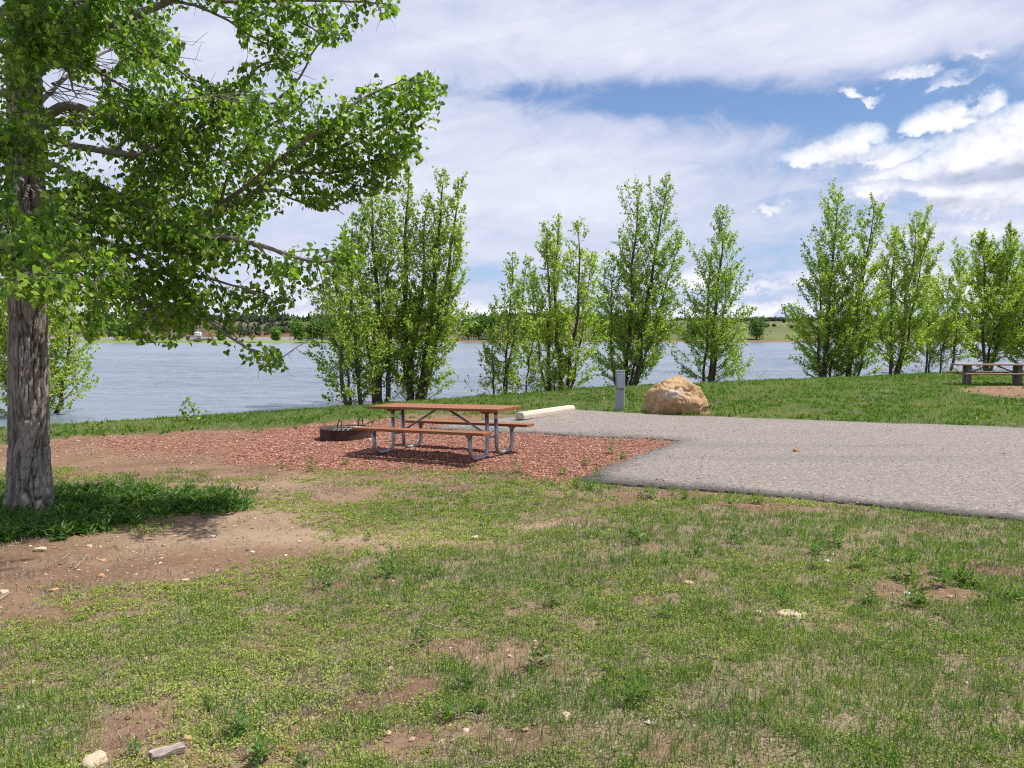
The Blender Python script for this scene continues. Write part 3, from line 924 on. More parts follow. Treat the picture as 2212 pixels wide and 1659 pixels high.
# ------------------------------------------------------------------ utility pedestal
pp = at(1339, 888)
ped = empty('utility_pedestal', pp, math.radians(-14), label='slim grey metal utility pedestal with a small meter box and teal sticker, beside the boulder', cat='utility pedestal')
bm = bmesh.new(); bm_box(bm, (0, 0, .47), (.205, .13, .99), bevel=.006); bm_obj('post', bm, PEDGREY, ped)
bm = bmesh.new(); bm_box(bm, (0, 0, .972), (.222, .152, .03), bevel=.006); bm_obj('cap', bm, PEDGREY, ped)
bm = bmesh.new()
vs = bm_box(bm, (.03, -.103, .735), (.19, .075, .35), bevel=.01)
box = bm_obj('meter_box', bm, PEDGREY, ped)
bm = bmesh.new(); bm_box(bm, (.03, -.143, .725), (.15, .006, .30), bevel=.002); bm_obj('lid', bm, plain_mat('grey_lid', (.33, .37, .40), .4, 0, .06), box)
bm = bmesh.new(); bm_box(bm, (.03, -.148, .845), (.085, .002, .045)); st = bm_obj('sticker', bm, TEAL, ped)
bm = bmesh.new()
for q in (.857, .845, .833): bm_box(bm, (.03, -.1496, q), (.05, .001, .003))
bm_obj('sticker_print', bm, plain_mat('white_ink', (.7, .75, .75), .5), st)
bm = bmesh.new()
bm_box(bm, (0, -.0665, .535), (.19, .003, .012)); bm_obj('panel_seam', bm, IRON, ped)

# ------------------------------------------------------------------ boulder
def boulder_mat():
    m, t, b = mat_new('sandstone')
    g = t.nodes.new('ShaderNodeTexCoord'); P = g.outputs['Object']
    sp = t.nodes.new('ShaderNodeSeparateXYZ'); t.links.new(P, sp.inputs[0])
    x = E(t, sp.outputs[0]); z = E(t, sp.outputs[2])
    n1 = noise(t, P, 2.6, 6, .65, .6); n2 = noise(t, P, 11, 5, .7); n3 = noise(t, P, 1.5, 3, .5)
    c = ramp(t, n1 * .6 + n2 * .4, [(.28, (.19, .105, .055)), (.45, (.37, .235, .125)), (.6, (.48, .33, .185)), (.8, (.57, .43, .28))])
    c = mixc(t, n3.step(.55, .7) * .5, c, (.30, .11, .05))
    dx = (x + .25) * 2.6; dz = (z - .52) * 5.2
    wm = ((dx * dx + dz * dz) * -.7).exp() + (n1 - .5) * 2.2 + (n2 - .5) * 1.6
    c = mixc(t, wm.step(.6, 1.1) * .6, c, (.50, .47, .44))
    t.links.new(c, b.inputs['Base Color']); b.inputs['Roughness'].default_value = .93
    b.inputs['Specular IOR Level'].default_value = .2
    bump(t, b, n1 * .8 + n2 * .5, .06)
    return m


bp = at(1466, 897)
bm = bmesh.new(); bmesh.ops.create_icosphere(bm, subdivisions=6, radius=1.0)
PL = [((-.42, -.05, .90), .66), ((.50, .0, .87), .63), ((-.1, .45, .9), .66), ((-.15, -.50, .85), .62),
      ((-.93, -.30, .15), .70), ((-.80, -.2, .55), .69), ((.97, -.15, .05), .74), ((.86, -.2, .5), .68), ((.62, -.78, -.05), .72), ((.1, -.98, -.12), .62),
      ((-.50, -.86, .12), .66), ((.35, -.8, .5), .60), ((0, 1, 0), .62), ((-.6, .8, .1), .68), ((.7, .7, .1), .7), ((0, 0, -1), .45), ((.05, -.75, -.65), .60), ((-.25, -.85, -.3), .62)]
PL = [(Vector(n).normalized(), d) for n, d in PL]
from mathutils import noise as mn
for v in bm.verts:
    d = v.co.normalized()
    ws_ = sorted((dd / max(n.dot(d), 1e-3)) for n, dd in PL if n.dot(d) > .05)
    r_ = ws_[0]
    if len(ws_) > 1:                                       # soften the meeting of two facets
        k = .03; h = max(k - abs(ws_[1] - ws_[0]), 0) / k; r_ -= h * h * k * .25
    p = d * r_
    r_ += mn.fractal(p * 2.0, 1.0, 2.0, 5) * .06 + mn.fractal(p * 7, 1.0, 2.0, 4) * .03
    cr = abs(mn.noise(p * 2.2 + Vector((3, 1, 7)))); r_ -= .03 * max(0, 1 - cr * 14)
    v.co = d * r_
    v.co.x *= 1.07; v.co.z = (v.co.z) * .97 + .28
for f_ in bm.faces: f_.smooth = True
bo = bm_obj('boulder', bm, boulder_mat(), None, label='big tan sandstone boulder with a whitish patch, at the edge of the asphalt', cat='boulder')
bo.location = (bp.x + .10, bp.y + .55, bp.z + .0); bo.scale = (.87, .87, .88)

# ------------------------------------------------------------------ low plants
def spread(n, d0, d1, a=1.2, wpx=(-450, 2660)):
    """n random ground points inside the view and well to its sides, density ~ 1/distance**a"""
    u = RS.rand(n); k = 2 - a
    d = (d0 ** k + u * (d1 ** k - d0 ** k)) ** (1 / k)
    px = wpx[0] + RS.rand(n) * (wpx[1] - wpx[0])
    return (px - CX) / F * d, d


def blades_at(x, y, hmin, hmax, w, lean=.45, tintlo=0., tinthi=1., pw_=1.6):
    n = len(x)
    z = Gs(x, y) - .004
    az = RS.rand(n) * 6.283; el = np.clip(RS.normal(1.25, lean, n), .15, 1.9)
    d = np.stack([np.cos(az) * np.cos(el), np.sin(az) * np.cos(el), np.abs(np.sin(el))], 1)
    nr = np.stack([np.cos(az + 1.57 + RS.normal(0, .6, n)), np.sin(az + 1.57 + RS.normal(0, .6, n)), np.zeros(n)], 1)
    nr = norm(np.cross(d, nr))
    h = hmin + (hmax - hmin) * RS.rand(n) ** pw_
    v, f_ = kites(np.stack([x, y, z], 1), d, nr, h, np.broadcast_to(w, (n,)) * (.7 + .6 * RS.rand(n)), .35, .12)
    t = tintlo + (tinthi - tintlo) * RS.rand(n)
    return v, f_, np.repeat(t, 4)


def merge(parts):
    vs, fs, ts, o = [], [], [], 0
    for v, f_, t in parts:
        vs.append(v); fs.append(f_ + o); ts.append(t); o += len(v)
    return np.concatenate(vs), np.concatenate(fs), np.concatenate(ts)


# foreground grass, in tufts
x, y = spread(90000, 2.1, 11.6, 1.15)
g_, c_, d_, gv_, sd_, p2_ = masks(x, y)
tuft = sstep(.35, .62, fbm(x * 6, y * 6, 15, 3))
keep = RS.rand(len(x)) < np.clip(g_ * (0.35 + .9 * tuft), 0, 1)
x, y, g_ = x[keep], y[keep], g_[keep]
parts = []
for k in range(6):
    xx = x + RS.normal(0, .022, len(x)); yy = y + RS.normal(0, .022, len(x))
    wd = .0024 + .00036 * yy
    v, f_, t = blades_at(xx, yy, .018, .05 + .035 * 1, wd, .42, 0, .80)
    parts.append((v, f_, t + np.repeat((fbm(xx * .8, yy * .8, 71) - .5) * .35, 4)))
v, f_, t = merge(parts)
ASPM = None
link('grass', npmesh('grass', v, f_, t), GRASS, kind='stuff', label='short patchy grass over the reddish soil in the foreground', cat='grass')

# lawn beyond the asphalt and the strip along the water
x, y = spread(150000, 12.5, 46, .75, (-250, 2700))
g_, c_, d_, gv_, sd_, p2_ = masks(x, y)
keep = (RS.rand(len(x)) < g_) & (y > 12.8) & (shore(x, y) > -.1)
x, y = x[keep], y[keep]
sh_ = shore(x, y); tall = np.where(sh_ < 1.4, 1.0, 0.0) * (fbm(x, y, 19) > .35)
parts = []
for k in range(2):
    xx = x + RS.normal(0, .03, len(x)); yy = y + RS.normal(0, .03, len(x))
    v, f_, t = blades_at(xx, yy, .03, .10, .009 + .00028 * yy, .4, .1, .72)
    hh = np.repeat(1 + tall * .6 * RS.rand(len(x)), 4)
    base = np.repeat(Gs(xx, yy), 4); v[:, 2] = base + (v[:, 2] - base) * hh
    parts.append((v, f_, t + np.repeat((fbm(xx * .35, yy * .35, 72) - .5) * .7, 4)))
v, f_, t = merge(parts)
link('lawn_grass', npmesh('lawn_grass', v, f_, t), GRASS, kind='stuff', label='green lawn grass on the bank between the pads and the water', cat='grass')

# small bright leaves standing in that lawn
x, y = spread(26000, 13, 42, .9, (-250, 2700))
g_, c_, d_, gv_, sd_, p2_ = masks(x, y)
keep = (RS.rand(len(x)) < g_ * sstep(.42, .62, fbm(x * 1.4, y * 1.4, 23))) & (y > 13) & (shore(x, y) > .3)
x, y = x[keep], y[keep]
parts = []
for k in range(5):
    xx = x + RS.normal(0, .03, len(x)); yy = y + RS.normal(0, .03, len(x))
    v, f_, t = blades_at(xx, yy, .05, .12, .03 + .0006 * yy, .6, .35, 1.0)
    parts.append((v, f_, t))
v, f_, t = merge(parts)
link('lawn_clover', npmesh('lawn_clover', v, f_, t), WEED, kind='stuff', label='bright small-leaved plants scattered through the lawn behind the asphalt', cat='ground cover')

# tiny yellow-green ground cover: rosettes of very small leaves
x, y = spread(165000, 2.1, 11.6, 1.2)
g_, c_, d_, gv_, sd_, p2_ = masks(x, y)
cl = sstep(.34, .58, fbm(x * 9, y * 9, 27, 3))
keep = RS.rand(len(x)) < c_ * (.3 + .9 * cl)
x, y = x[keep], y[keep]
parts = []
for k in range(7):
    n = len(x)
    xx = x + RS.normal(0, .013, n); yy = y + RS.normal(0, .013, n)
    az = RS.rand(n) * 6.283; el = RS.rand(n) * .9 + .1
    d = np.stack([np.cos(az) * np.cos(el), np.sin(az) * np.cos(el), np.sin(el)], 1)
    nr = norm(np.stack([-np.cos(az) * np.sin(el), -np.sin(az) * np.sin(el), np.cos(el)], 1) + RS.normal(0, .25, (n, 3)))
    z = Gs(xx, yy) + .003 + RS.rand(n) * .016
    sz = (.0065 + .0011 * yy) * (.7 + .6 * RS.rand(n))
    v, f_ = kites(np.stack([xx, yy, z], 1), d, nr, sz, sz * .8, .5)
    t = RS.rand(n) * .75 + (fbm(x * .9, y * .9, 29) - .5) * .6 + .12
    parts.append((v, f_, np.repeat(t, 4)))
v, f_, t = merge(parts)
link('ground_cover', npmesh('ground_cover', v, f_, t), COVER, kind='stuff', label='tiny yellow-green creeping plants over bare soil in the foreground', cat='ground cover')

# grey dead stalks
x, y = spread(60000, 2.1, 11, 1.2)
g_, c_, d_, gv_, sd_, p2_ = masks(x, y)
keep = RS.rand(len(x)) < np.clip(d_ * .9 + .34 * (c_ + g_) + .08 * (1 - gv_), 0, 1)
x, y = x[keep], y[keep]
parts = []
for k in range(5):
    xx = x + RS.normal(0, .02, len(x)); yy = y + RS.normal(0, .02, len(x))
    v, f_, t = blades_at(xx, yy, .02, .06, .002 + .0003 * yy, .9)
    parts.append((v, f_, t))
v, f_, t = merge(parts)
link('dry_stalks', npmesh('dry_stalks', v, f_, t), DRY, kind='stuff', label='dead grey stalks matted among the low plants in the foreground', cat='dry grass')

# gravel chips on the pad and pebbles in the soil
x, y = spread(140000, 9.3, 20, .5, (60, 1600))
g_, c_, d_, gv_, sd_, p2_ = masks(x, y)
ring_d = np.hypot(x - fc_.x, y - fc_.y)
keep = (RS.rand(len(x)) < gv_ * 1.0) & (poly_sd(x, y, ASP) < .02) & (ring_d > .5)
x, y = x[keep][:70000], y[keep][:70000]; n = len(x)
sz = .008 + .013 * RS.rand(n) ** 1.5
v, f_ = octas(np.stack([x, y, Gs(x, y) + sz * .3], 1), np.stack([sz * 1.25, sz, sz * .6], 1))
GM, t_, b_x = mat_new('gravel_chip')
cc = ramp(t_, attr(t_, 'tint'), [(0, (.11, .042, .03)), (.35, (.24, .098, .064)), (.75, (.33, .155, .108)), (.96, (.44, .24, .17)), (1, (.58, .46, .38))])
t_.links.new(cc, b_x.inputs['Base Color']); b_x.inputs['Roughness'].default_value = .9
link('gravel', npmesh('gravel', v, f_, np.repeat(RS.rand(n), 6)), GM, kind='stuff', label='red crushed rock chips spread around the picnic table and fire ring', cat='gravel')

x, y = spread(42000, 2.1, 17, 1.0, (-450, 2500))
g_, c_, d_, gv_, sd_, p2_ = masks(x, y)
bare_ = np.clip(1 - g_ - c_ - gv_, 0, 1) * (shore(x, y) > 1.5)
keep = (RS.rand(len(x)) < bare_ * .30 + .02) & (poly_sd(x, y, ASP) < -.02) & (np.hypot(x - fc_.x, y - fc_.y) > .5)
x, y = x[keep], y[keep]; n = len(x)
sz = .004 + .013 * RS.rand(n) ** 3 + .0004 * y
v, f_ = octas(np.stack([x, y, Gs(x, y) + sz * .25], 1), np.stack([sz * 1.2, sz, sz * .6], 1))
PM, t_, b_x = mat_new('pebble')
cc = ramp(t_, attr(t_, 'tint'), [(0, (.14, .08, .05)), (.6, (.30, .19, .12)), (.9, (.42, .31, .22)), (1, (.62, .56, .48))])
t_.links.new(cc, b_x.inputs['Base Color']); b_x.inputs['Roughness'].default_value = .85
link('pebbles', npmesh('pebbles', v, f_, np.repeat(RS.rand(n), 6)), PM, kind='stuff', label='small tan pebbles strewn over the bare soil', cat='pebbles')


# crumbs of stone lying on the asphalt, thickest near its edges
x, y = spread(60000, 7.5, 22, .6, (700, 2700))
sd = poly_sd(x, y, ASP)
keep = (sd > .0) & (RS.rand(len(x)) < .02 + .5 * np.exp(-sd / .16) + .05 * (fbm(x * 1.3, y * 1.3, 101) > .6))
x, y = x[keep], y[keep]; n = len(x); sz = .004 + .009 * RS.rand(n) ** 2
v, f_ = octas(np.stack([x, y, G(x, y) + .045 - .02 * sstep(.16, 0, sd[keep]) + sz * .3], 1), np.stack([sz * 1.3, sz, sz * .7], 1))
CM, t_, b_x = mat_new('asphalt_crumb')
cc = ramp(t_, attr(t_, 'tint'), [(0, (.03, .028, .026)), (.4, (.12, .10, .09)), (.75, (.30, .20, .14)), (1, (.50, .44, .38))])
t_.links.new(cc, b_x.inputs['Base Color']); b_x.inputs['Roughness'].default_value = .9
link('loose_grit', npmesh('loose_grit', v, f_, np.repeat(RS.rand(n), 6)), CM, kind='stuff', label='loose grit and crumbs scattered on the asphalt and along its edges', cat='grit')


# ------------------------------------------------------------------ leafy weeds
def weed_geo(h, nl, lw, spreadr=.05, stems=3):
    vs = []; tt = []
    pos = []; dr = []; nr = []; ln = []
    for s_ in range(stems):
        az = random.random() * 6.28; le = random.random() * .45
        top = np.array([math.cos(az) * le * h, math.sin(az) * le * h, h * (1 - .3 * random.random())])
        b0 = np.array([math.cos(az) * spreadr * random.random(), math.sin(az) * spreadr * random.random(), 0])
        for i in range(nl):
            t = (i + 1) / nl; p = b0 + top * t
            a = i * 2.4 + random.random(); el = .15 + .8 * t + random.random() * .3
            d = np.array([math.cos(a) * math.cos(el), math.sin(a) * math.cos(el), math.sin(el)])
            pos.append(p); dr.append(d); nr.append([-math.cos(a) * math.sin(el), -math.sin(a) * math.sin(el), math.cos(el)])
            ln.append(lw * (1.25 - .65 * t) * (.7 + .6 * random.random()))
    pos = np.array(pos); dr = np.array(dr); nr = np.array(nr); ln = np.array(ln)
    v, f_ = kites(pos, dr, nr, ln, ln * .30, .45, .15)
    return v, f_, np.repeat(.25 + .6 * np.random.RandomState(int(random.random() * 1e6)).rand(len(pos)), 4)


WPROTO = [npmesh('weed', *weed_geo(h, n, l, .04, s)) for h, n, l, s in ((.15, 9, .065, 4), (.12, 8, .06, 5), (.19, 11, .075, 3), (.09, 6, .055, 6))]
for m_ in WPROTO: m_.materials.append(WEED)
R1 = lambda x, y: (.4047 * x, 987.5 + .4047 * y)
R2 = lambda x, y: (737.3 + .4047 * x, 987.5 + .4047 * y)
R3 = lambda x, y: (1474.7 + .4047 * x, 987.5 + .4047 * y)
WG = [
    ('leafy weed along the near edge of the asphalt', 'weeds along the asphalt edge',
     [R2(1640, 225), R2(1240, 165), R2(1390, 190), R2(1330, 175), R2(1600, 220), R2(1760, 200), R3(270, 262), R3(410, 248), R3(15, 230), R2(1670, 215)]),
    ('upright leafy weed in thin soil at right foreground', 'weeds in the right foreground',
     [R3(715, 520), R3(800, 485), R3(700, 610), R3(945, 605), R3(1230, 555), R3(1025, 545), R3(1140, 575), R3(1225, 655), R3(1355, 630), R3(1525, 690), R3(545, 800), R3(1000, 795), R3(1195, 800), R3(1310, 815), R3(1640, 790), R3(1765, 770), R3(1480, 680), R3(1570, 700), R3(1400, 710)]),
    ('leafy weed among low plants in middle foreground', 'weeds in the middle foreground',
     [R2(140, 445), R2(490, 640), R2(285, 640), R2(1740, 860), R2(1730, 575), R2(1550, 430), R2(1610, 470), R3(75, 530), R3(270, 460), R3(570, 420), R1(1710, 705), R2(1110, 800)]),
    ('bushy weed near the bottom of the photo', 'weeds near the bottom edge',
     [R2(570, 1400), R2(735, 1360), R2(1600, 1330), R1(1390, 1600), R1(1310, 1490), R1(1110, 1350), R1(1620, 1650), R1(720, 1590), R1(1410, 1620), R2(440, 1010), R2(1060, 1110), R2(640, 1240)]),
    ('small weed on the red gravel near the table', 'weeds on the gravel pad',
     [(1022, 1022), (880, 1017), (1345, 992), (1215, 1028), (1318, 980), (1268, 1005), (1110, 1022), (745, 1005), (670, 1018), (610, 1012), (1290, 1035)]),
    ('small weed sprouting behind the fire ring at the gravel edge', 'weeds behind the fire ring',
     [(640, 927), (700, 922), (775, 911), (985, 897), (1010, 903), (560, 935), (1045, 908), (870, 908)]),
]
ORD = 'leftmost second third fourth fifth sixth seventh eighth ninth tenth eleventh twelfth thirteenth fourteenth fifteenth sixteenth seventeenth eighteenth nineteenth twentieth'.split()
for lab0, grp, pts in WG:
    pts = sorted(pts)
    for i, (px, py) in enumerate(pts):
        lab = ORD[i] + (' ' if i == 0 else ' from the left: ') + lab0 if i < len(pts) - 1 else 'rightmost ' + lab0
        q = at(px, py)
        o = link('weed', WPROTO[(i * 7 + len(pts)) % 4] if i % 4 else WPROTO[0], None, None, label=lab, cat='weed', group=grp)
        o.location = (q.x, q.y, float(Gs(np.array([q.x]), np.array([q.y]))[0]) - .005)
        s_ = (.55 if 'bottom' in lab else .7) + random.random() * .45
        if 'right' in lab: s_ *= 1.0
        if 'ring' in lab: s_ *= 1.1
        o.scale = (s_, s_, s_); o.rotation_euler = (0, 0, random.random() * 6.28)

# weed bed in the shade of the tree
def bed(pts_fn, n, hmin, hmax):
    parts = []
    px = RS.rand(n) * 720 - 160; py = 1000 + RS.rand(n) * 190
    m = blobs(px, py, [(250, 1052, 270, 26, 1.2), (60, 1110, 180, 40, 1.1), (420, 1075, 110, 22, .9), (-60, 1080, 120, 50, 1.0), (180, 1095, 150, 30, .7), (150, 1030, 120, 16, .4)])
    keep = RS.rand(n) < np.clip((m * (-.5 + 3.0 * fbm(px * .035, py * .09, 5, 3)) - .5) * 1.0, 0, .7)
    px, py = px[keep], py[keep]
    d = (CH - .1) * F / (py - HY); x = (px - CX) / F * d
    for k in range(9):
        nn_ = len(x); az = RS.rand(nn_) * 6.283; el = RS.rand(nn_) * 1.1 + .1
        dd = np.stack([np.cos(az) * np.cos(el), np.sin(az) * np.cos(el), np.sin(el)], 1)
        nr = np.stack([-np.cos(az) * np.sin(el), -np.sin(az) * np.sin(el), np.cos(el)], 1)
        hz = hmin + (hmax - hmin) * RS.rand(nn_)
        xx = x + RS.normal(0, .03, nn_); yy = d + RS.normal(0, .03, nn_)
        ln = .045 + .05 * RS.rand(nn_)
        v, f_ = kites(np.stack([xx, yy, Gs(xx, yy) + hz * RS.rand(nn_)], 1), dd, nr, ln, ln * .32, .45, .15)
        parts.append((v, f_, np.repeat(.1 + .6 * RS.rand(nn_), 4)))
    return merge(parts)


v, f_, t = bed(None, 12000, .0, .10)
link('weed_bed', npmesh('weed_bed', v, f_, t), WEED, kind='stuff', label='dense bed of dark leafy weeds in the shade under the big cottonwood', cat='weeds')


# ------------------------------------------------------------------ stones, sticks
def stone_mat(name, col):
    return plain_mat(name, col, .85, 0, .22, 14, .6, tuple(x * .6 for x in col), .006)


ST = {'tan': stone_mat('tan_stone', (.50, .33, .19)), 'white': stone_mat('white_stone', (.56, .52, .45)), 'cream': stone_mat('cream_stone', (.44, .35, .245)),
      'orange': stone_mat('orange_stone', (.50, .25, .11)), 'brown': stone_mat('brown_stone', (.26, .13, .07)), 'pink': stone_mat('pink_stone', (.52, .36, .28))}


def stone(px, py, wpx, col, label, flat=.45, seed=0):
    q = at(px, py); dist = math.hypot(q.x, q.y)
    w = wpx / F * dist
    bm = bmesh.new(); bmesh.ops.create_icosphere(bm, subdivisions=3, radius=.5)
    off = Vector((px * .13, py * .07, seed))
    for v_ in bm.verts:
        d_2 = v_.co.normalized()
        k_ = 1 + mn.noise(d_2 * 1.3 + off) * .45 + mn.noise(d_2 * 3.5 + off) * .14
        v_.co = d_2 * .5 * k_; v_.co.z = max(-.3, min(v_.co.z, .36)); v_.co.y *= .8; v_.co.z *= flat * 1.4
        v_.co *= w
    for f_2 in bm.faces: f_2.smooth = True
    o = bm_obj('stone', bm, ST[col], None, label=label, cat='stone')
    z = float(Gs(np.array([q.x]), np.array([q.y]))[0]) + w * flat * .10
    if float(poly_sd(np.array([q.x]), np.array([q.y]), ASP)[0]) > 0: z += .045
    o.location = (q.x, q.y, z); o.rotation_euler = (0, 0, random.random() * 3)
    return o


for s_ in [
    (1718, 982, 14, 'brown', 'small brown rock lying alone on the grey asphalt', .6),
    (1638, 1325, 15, 'white', 'white rounded pebble left of the flat slab in the right foreground', .6),
    (1713, 1327, 66, 'cream', 'flat cream rock slab half sunk in the soil, right foreground', .14),
    (1960, 1284, 16, 'white', 'pale chip of rock between the upright weeds at right', .4),
    (1786, 1211, 12, 'white', 'pale stone at the foot of the tallest right foreground weeds', .5),
    (1027, 1165, 20, 'cream', 'pale angular stone on the sandy patch in mid foreground', .6),
    (1223, 1377, 11, 'cream', 'round cream pebble in the centre of the foreground cover', .7),
    (1314, 1387, 10, 'white', 'small white pebble in the yellow-green cover right of centre', .6),
    (893, 1359, 14, 'orange', 'orange pebble in the bare patch left of centre foreground', .6),
    (1431, 1389, 18, 'orange', 'flattish orange stone among thin grass right of centre', .4),
    (1487, 1260, 22, 'tan', 'long tan stone in the ground cover below the asphalt', .3),
    (843, 1447, 12, 'cream', 'cream pointed pebble beside the grey dead tuft', .7),
    (962, 1444, 13, 'white', 'white chip just below the central dead tuft', .4),
    (1100, 1421, 12, 'cream', 'cream round pebble at the rim of a bare patch, centre foreground', .7),
    (978, 1606, 12, 'tan', 'tan pebble standing on edge near the bottom centre', .8),
    (838, 1588, 16, 'tan', 'tan stone at the top of the dark bare patch near the bottom', .6),
    (828, 1565, 14, 'white', 'pale flake of stone above the bare patch near the bottom', .4),
    (1006, 1581, 16, 'pink', 'pinkish stone beside the bushy weed near the bottom centre', .6),
    (1222, 1547, 22, 'cream', 'pale flat stone between grass tufts right of the bottom centre', .3),
    (203, 1648, 54, 'cream', 'large cream stone at the bottom left edge of the photo', .5),
    (405, 1598, 18, 'tan', 'smooth tan stone above the broken wood piece', .7),
    (40, 1529, 18, 'white', 'pale grey stone near the left edge of the grass', .4),
    (66, 1540, 13, 'cream', 'cream stone just right of the pale grey one, left edge', .5),
    (313, 1426, 12, 'pink', 'pinkish chip in the grass left of centre', .7),
    (219, 1246, 14, 'orange', 'rounded orange stone on the bare soil at left', .7),
    (399, 1253, 18, 'pink', 'pointed pinkish stone where soil meets ground cover', .5),
    (87, 1189, 22, 'cream', 'broad cream stone in the tree shade at left', .4),
    (191, 1185, 13, 'tan', 'tan stone right of the broad cream one in the tree shade', .6),
    (117, 1276, 16, 'orange', 'flat orange stone on bare soil near the left edge', .35),
    (6, 1285, 20, 'cream', 'cream stone cut by the left edge of the photo', .5),
    (222, 1212, 14, 'orange', 'thin orange flake on the bare soil at left', .3),
    (460, 1158, 12, 'white', 'white chip on the sandy soil right of the weed bed', .4),
    (545, 1194, 10, 'white', 'small white chip at the edge of the sandy soil', .5),
    (400, 1106, 14, 'tan', 'tan stone at the right end of the weed bed', .5),
    (798, 953, 9, 'tan', 'small tan stone beside the fire ring rim under the table', .9),
    (1065, 1500, 11, 'tan', 'tan pebble in the grass below the central bare soil', .6),
]:
    stone(*s_)

# broken wood piece
q = at(362, 1637)
bm = bmesh.new()
bmesh.ops.create_cube(bm, size=1)
bmesh.ops.subdivide_edges(bm, edges=list(bm.edges), cuts=7, use_grid_fill=True)
for v_ in bm.verts:
    c_o = v_.co.copy()
    rag = mn.noise(Vector((c_o.y * 9, c_o.z * 9, 3))) * .16 * abs(c_o.x) * 2
    v_.co = Vector(((c_o.x + rag * (1 if c_o.x > 0 else -1)) * .12, c_o.y * .045 * (1 - .35 * c_o.x), c_o.z * .026 + mn.noise(Vector((c_o.x * 3, c_o.y * 22, 1))) * .006))
wd = bm_obj('wood_chunk', bm, wood_mat('weathered_wood', (.13, .10, .085), (.36, .30, .26)), None, label='broken weathered piece of grey wood on soil near the bottom left', cat='wood piece')
wd.location = (q.x, q.y, q.z + .022); wd.rotation_euler = (.1, .05, .75)


def stick(pts, r, label, mat=None):
    w = []
    for px, py in pts:
        q_ = at(px, py); w.append((q_.x, q_.y, float(Gs(np.array([q_.x]), np.array([q_.y]))[0]) + .018))
    o0 = Vector(w[0]); bm = bmesh.new()
    n_ = 14; P_ = []
    for i in range(n_ + 1):
        t = i / n_ * (len(w) - 1); k_ = min(int(t), len(w) - 2)
        P_.append(Vector(w[k_]).lerp(Vector(w[k_ + 1]), t - k_) - o0 + Vector((0, random.uniform(-.003, .003), random.uniform(-.002, .004))))
    bm_tube(bm, P_, [r * (1 - .5 * i / n_) for i in range(n_ + 1)], 6)
    bm_obj('stick', bm, mat or STK, None, label=label, cat='stick').location = o0


STK = plain_mat('dry_stick', (.40, .33, .26), .85, 0, .3, 20)
stick([(1848, 1366), (1862, 1384), (1890, 1394), (1926, 1391)], .003, 'curved thin dry twig in the grass at right foreground')
stick([(162, 1236), (178, 1218), (192, 1203)], .0035, 'pale straight twig on bare soil at left, pointing to the trunk')
stick([(135, 1212), (155, 1199)], .003, 'short pale twig beside the longer one on bare soil at left')
stick([(920, 1356), (960, 1360), (1015, 1371)], .0035, 'bent grey twig in the bare patch left of centre')
stick([(1352, 1316), (1372, 1310), (1395, 1316)], .003, 'pale bow-shaped twig in the bare patch right of centre')
stick([(410, 1182), (440, 1176), (474, 1170)], .0035, 'thin twig lying on the sandy soil right of the tree shade')
stick([(980, 1556), (1010, 1551), (1040, 1558)], .004, 'brown twig on bare soil near the bottom centre')
stick([(255, 1276), (290, 1270)], .003, 'short twig at the edge of the bare soil and cover at left')
stick([(0, 1300), (24, 1286)], .004, 'pale twig at the left edge of the bare soil')
stick([(1225, 1135), (1260, 1137), (1290, 1134)], .003, 'thin straw on the pale sandy patch below the asphalt corner')


# ------------------------------------------------------------------ trees
def curve(a, d, L, up, n=5, wob=.04):
    """points of a shoot from a along d, bending by up"""
    s = np.linspace(0, 1, n)[:, None]
    w = np.cumsum(RS.normal(0, wob, (n, 3)), 0) * L * s * .5
    return a + d * L * s + np.array([0, 0, up]) * L * s * s + w


def sample_poly(P, t):
    k = t * (len(P) - 1); i = int(min(k, len(P) - 2)); return P[i] + (P[i + 1] - P[i]) * (k - i)


def leaves_on(anc, outw, n_per, size, petiole, shape, hang=.5):
    anc = np.repeat(anc, n_per, 0); outw = np.repeat(outw, n_per, 0); n = len(anc)
    o = rnd_unit(n)
    pos = anc + o * petiole * (.4 + RS.rand(n, 1)) + np.array([0, 0, -petiole * .4])
    d = norm(rnd_unit(n) * .8 + np.array([0, 0, -hang]) + outw * .35)
    nr = norm(rnd_unit(n) + np.array([0, 0, .45]) + outw * .3)
    ln = size * (.65 + .6 * RS.rand(n))
    return shape(pos, d, nr, ln, ln * .92)


def make_tree(name, base, tubes, anc, outw, n_per, size, petiole, shape, lm, bm_, label, cat='tree', group=None, tint=None, keepf=None, hang=.5, fura=None):
    root = empty(name, base, 0, label=label, cat=cat, group=group)
    B = np.array(base)
    me = tubes.mesh('trunk'); co = np.zeros(len(me.vertices) * 3, np.float32)
    me.vertices.foreach_get('co', co); co = co.reshape(-1, 3) - B; me.vertices.foreach_set('co', co.ravel().astype(np.float32)); me.update()
    if fura is not None:
        a_f = me.attributes.new('fur', 'FLOAT', 'POINT'); f_a = np.full(len(me.vertices), .72, np.float32); f_a[:fura.size] = fura.ravel(); a_f.data.foreach_set('value', f_a)
    link('trunk', me, bm_, root)
    v, f_ = leaves_on(anc, outw, n_per, size, petiole, shape, hang)
    nv = 6 if shape is deltoids else 4
    nl = len(v) // nv
    if keepf is not None:
        c_ = v.reshape(nl, nv, 3).mean(1); k_ = keepf(c_)
        v = v.reshape(nl, nv, 3)[k_].reshape(-1, 3); nl = int(k_.sum())
        b_2 = np.arange(nl)[:, None]
        f_ = np.concatenate([b_2 * 6 + np.array([[0, 1, 2, 3]]), b_2 * 6 + np.array([[0, 3, 4, 5]])]) if nv == 6 else b_2 * 4 + np.arange(4)[None]
    t = RS.rand(nl) ** 1.3 * .8 + (tint or 0)
    link('crown', npmesh('crown', v - B, f_, np.repeat(t, nv)), lm, root)
    return root


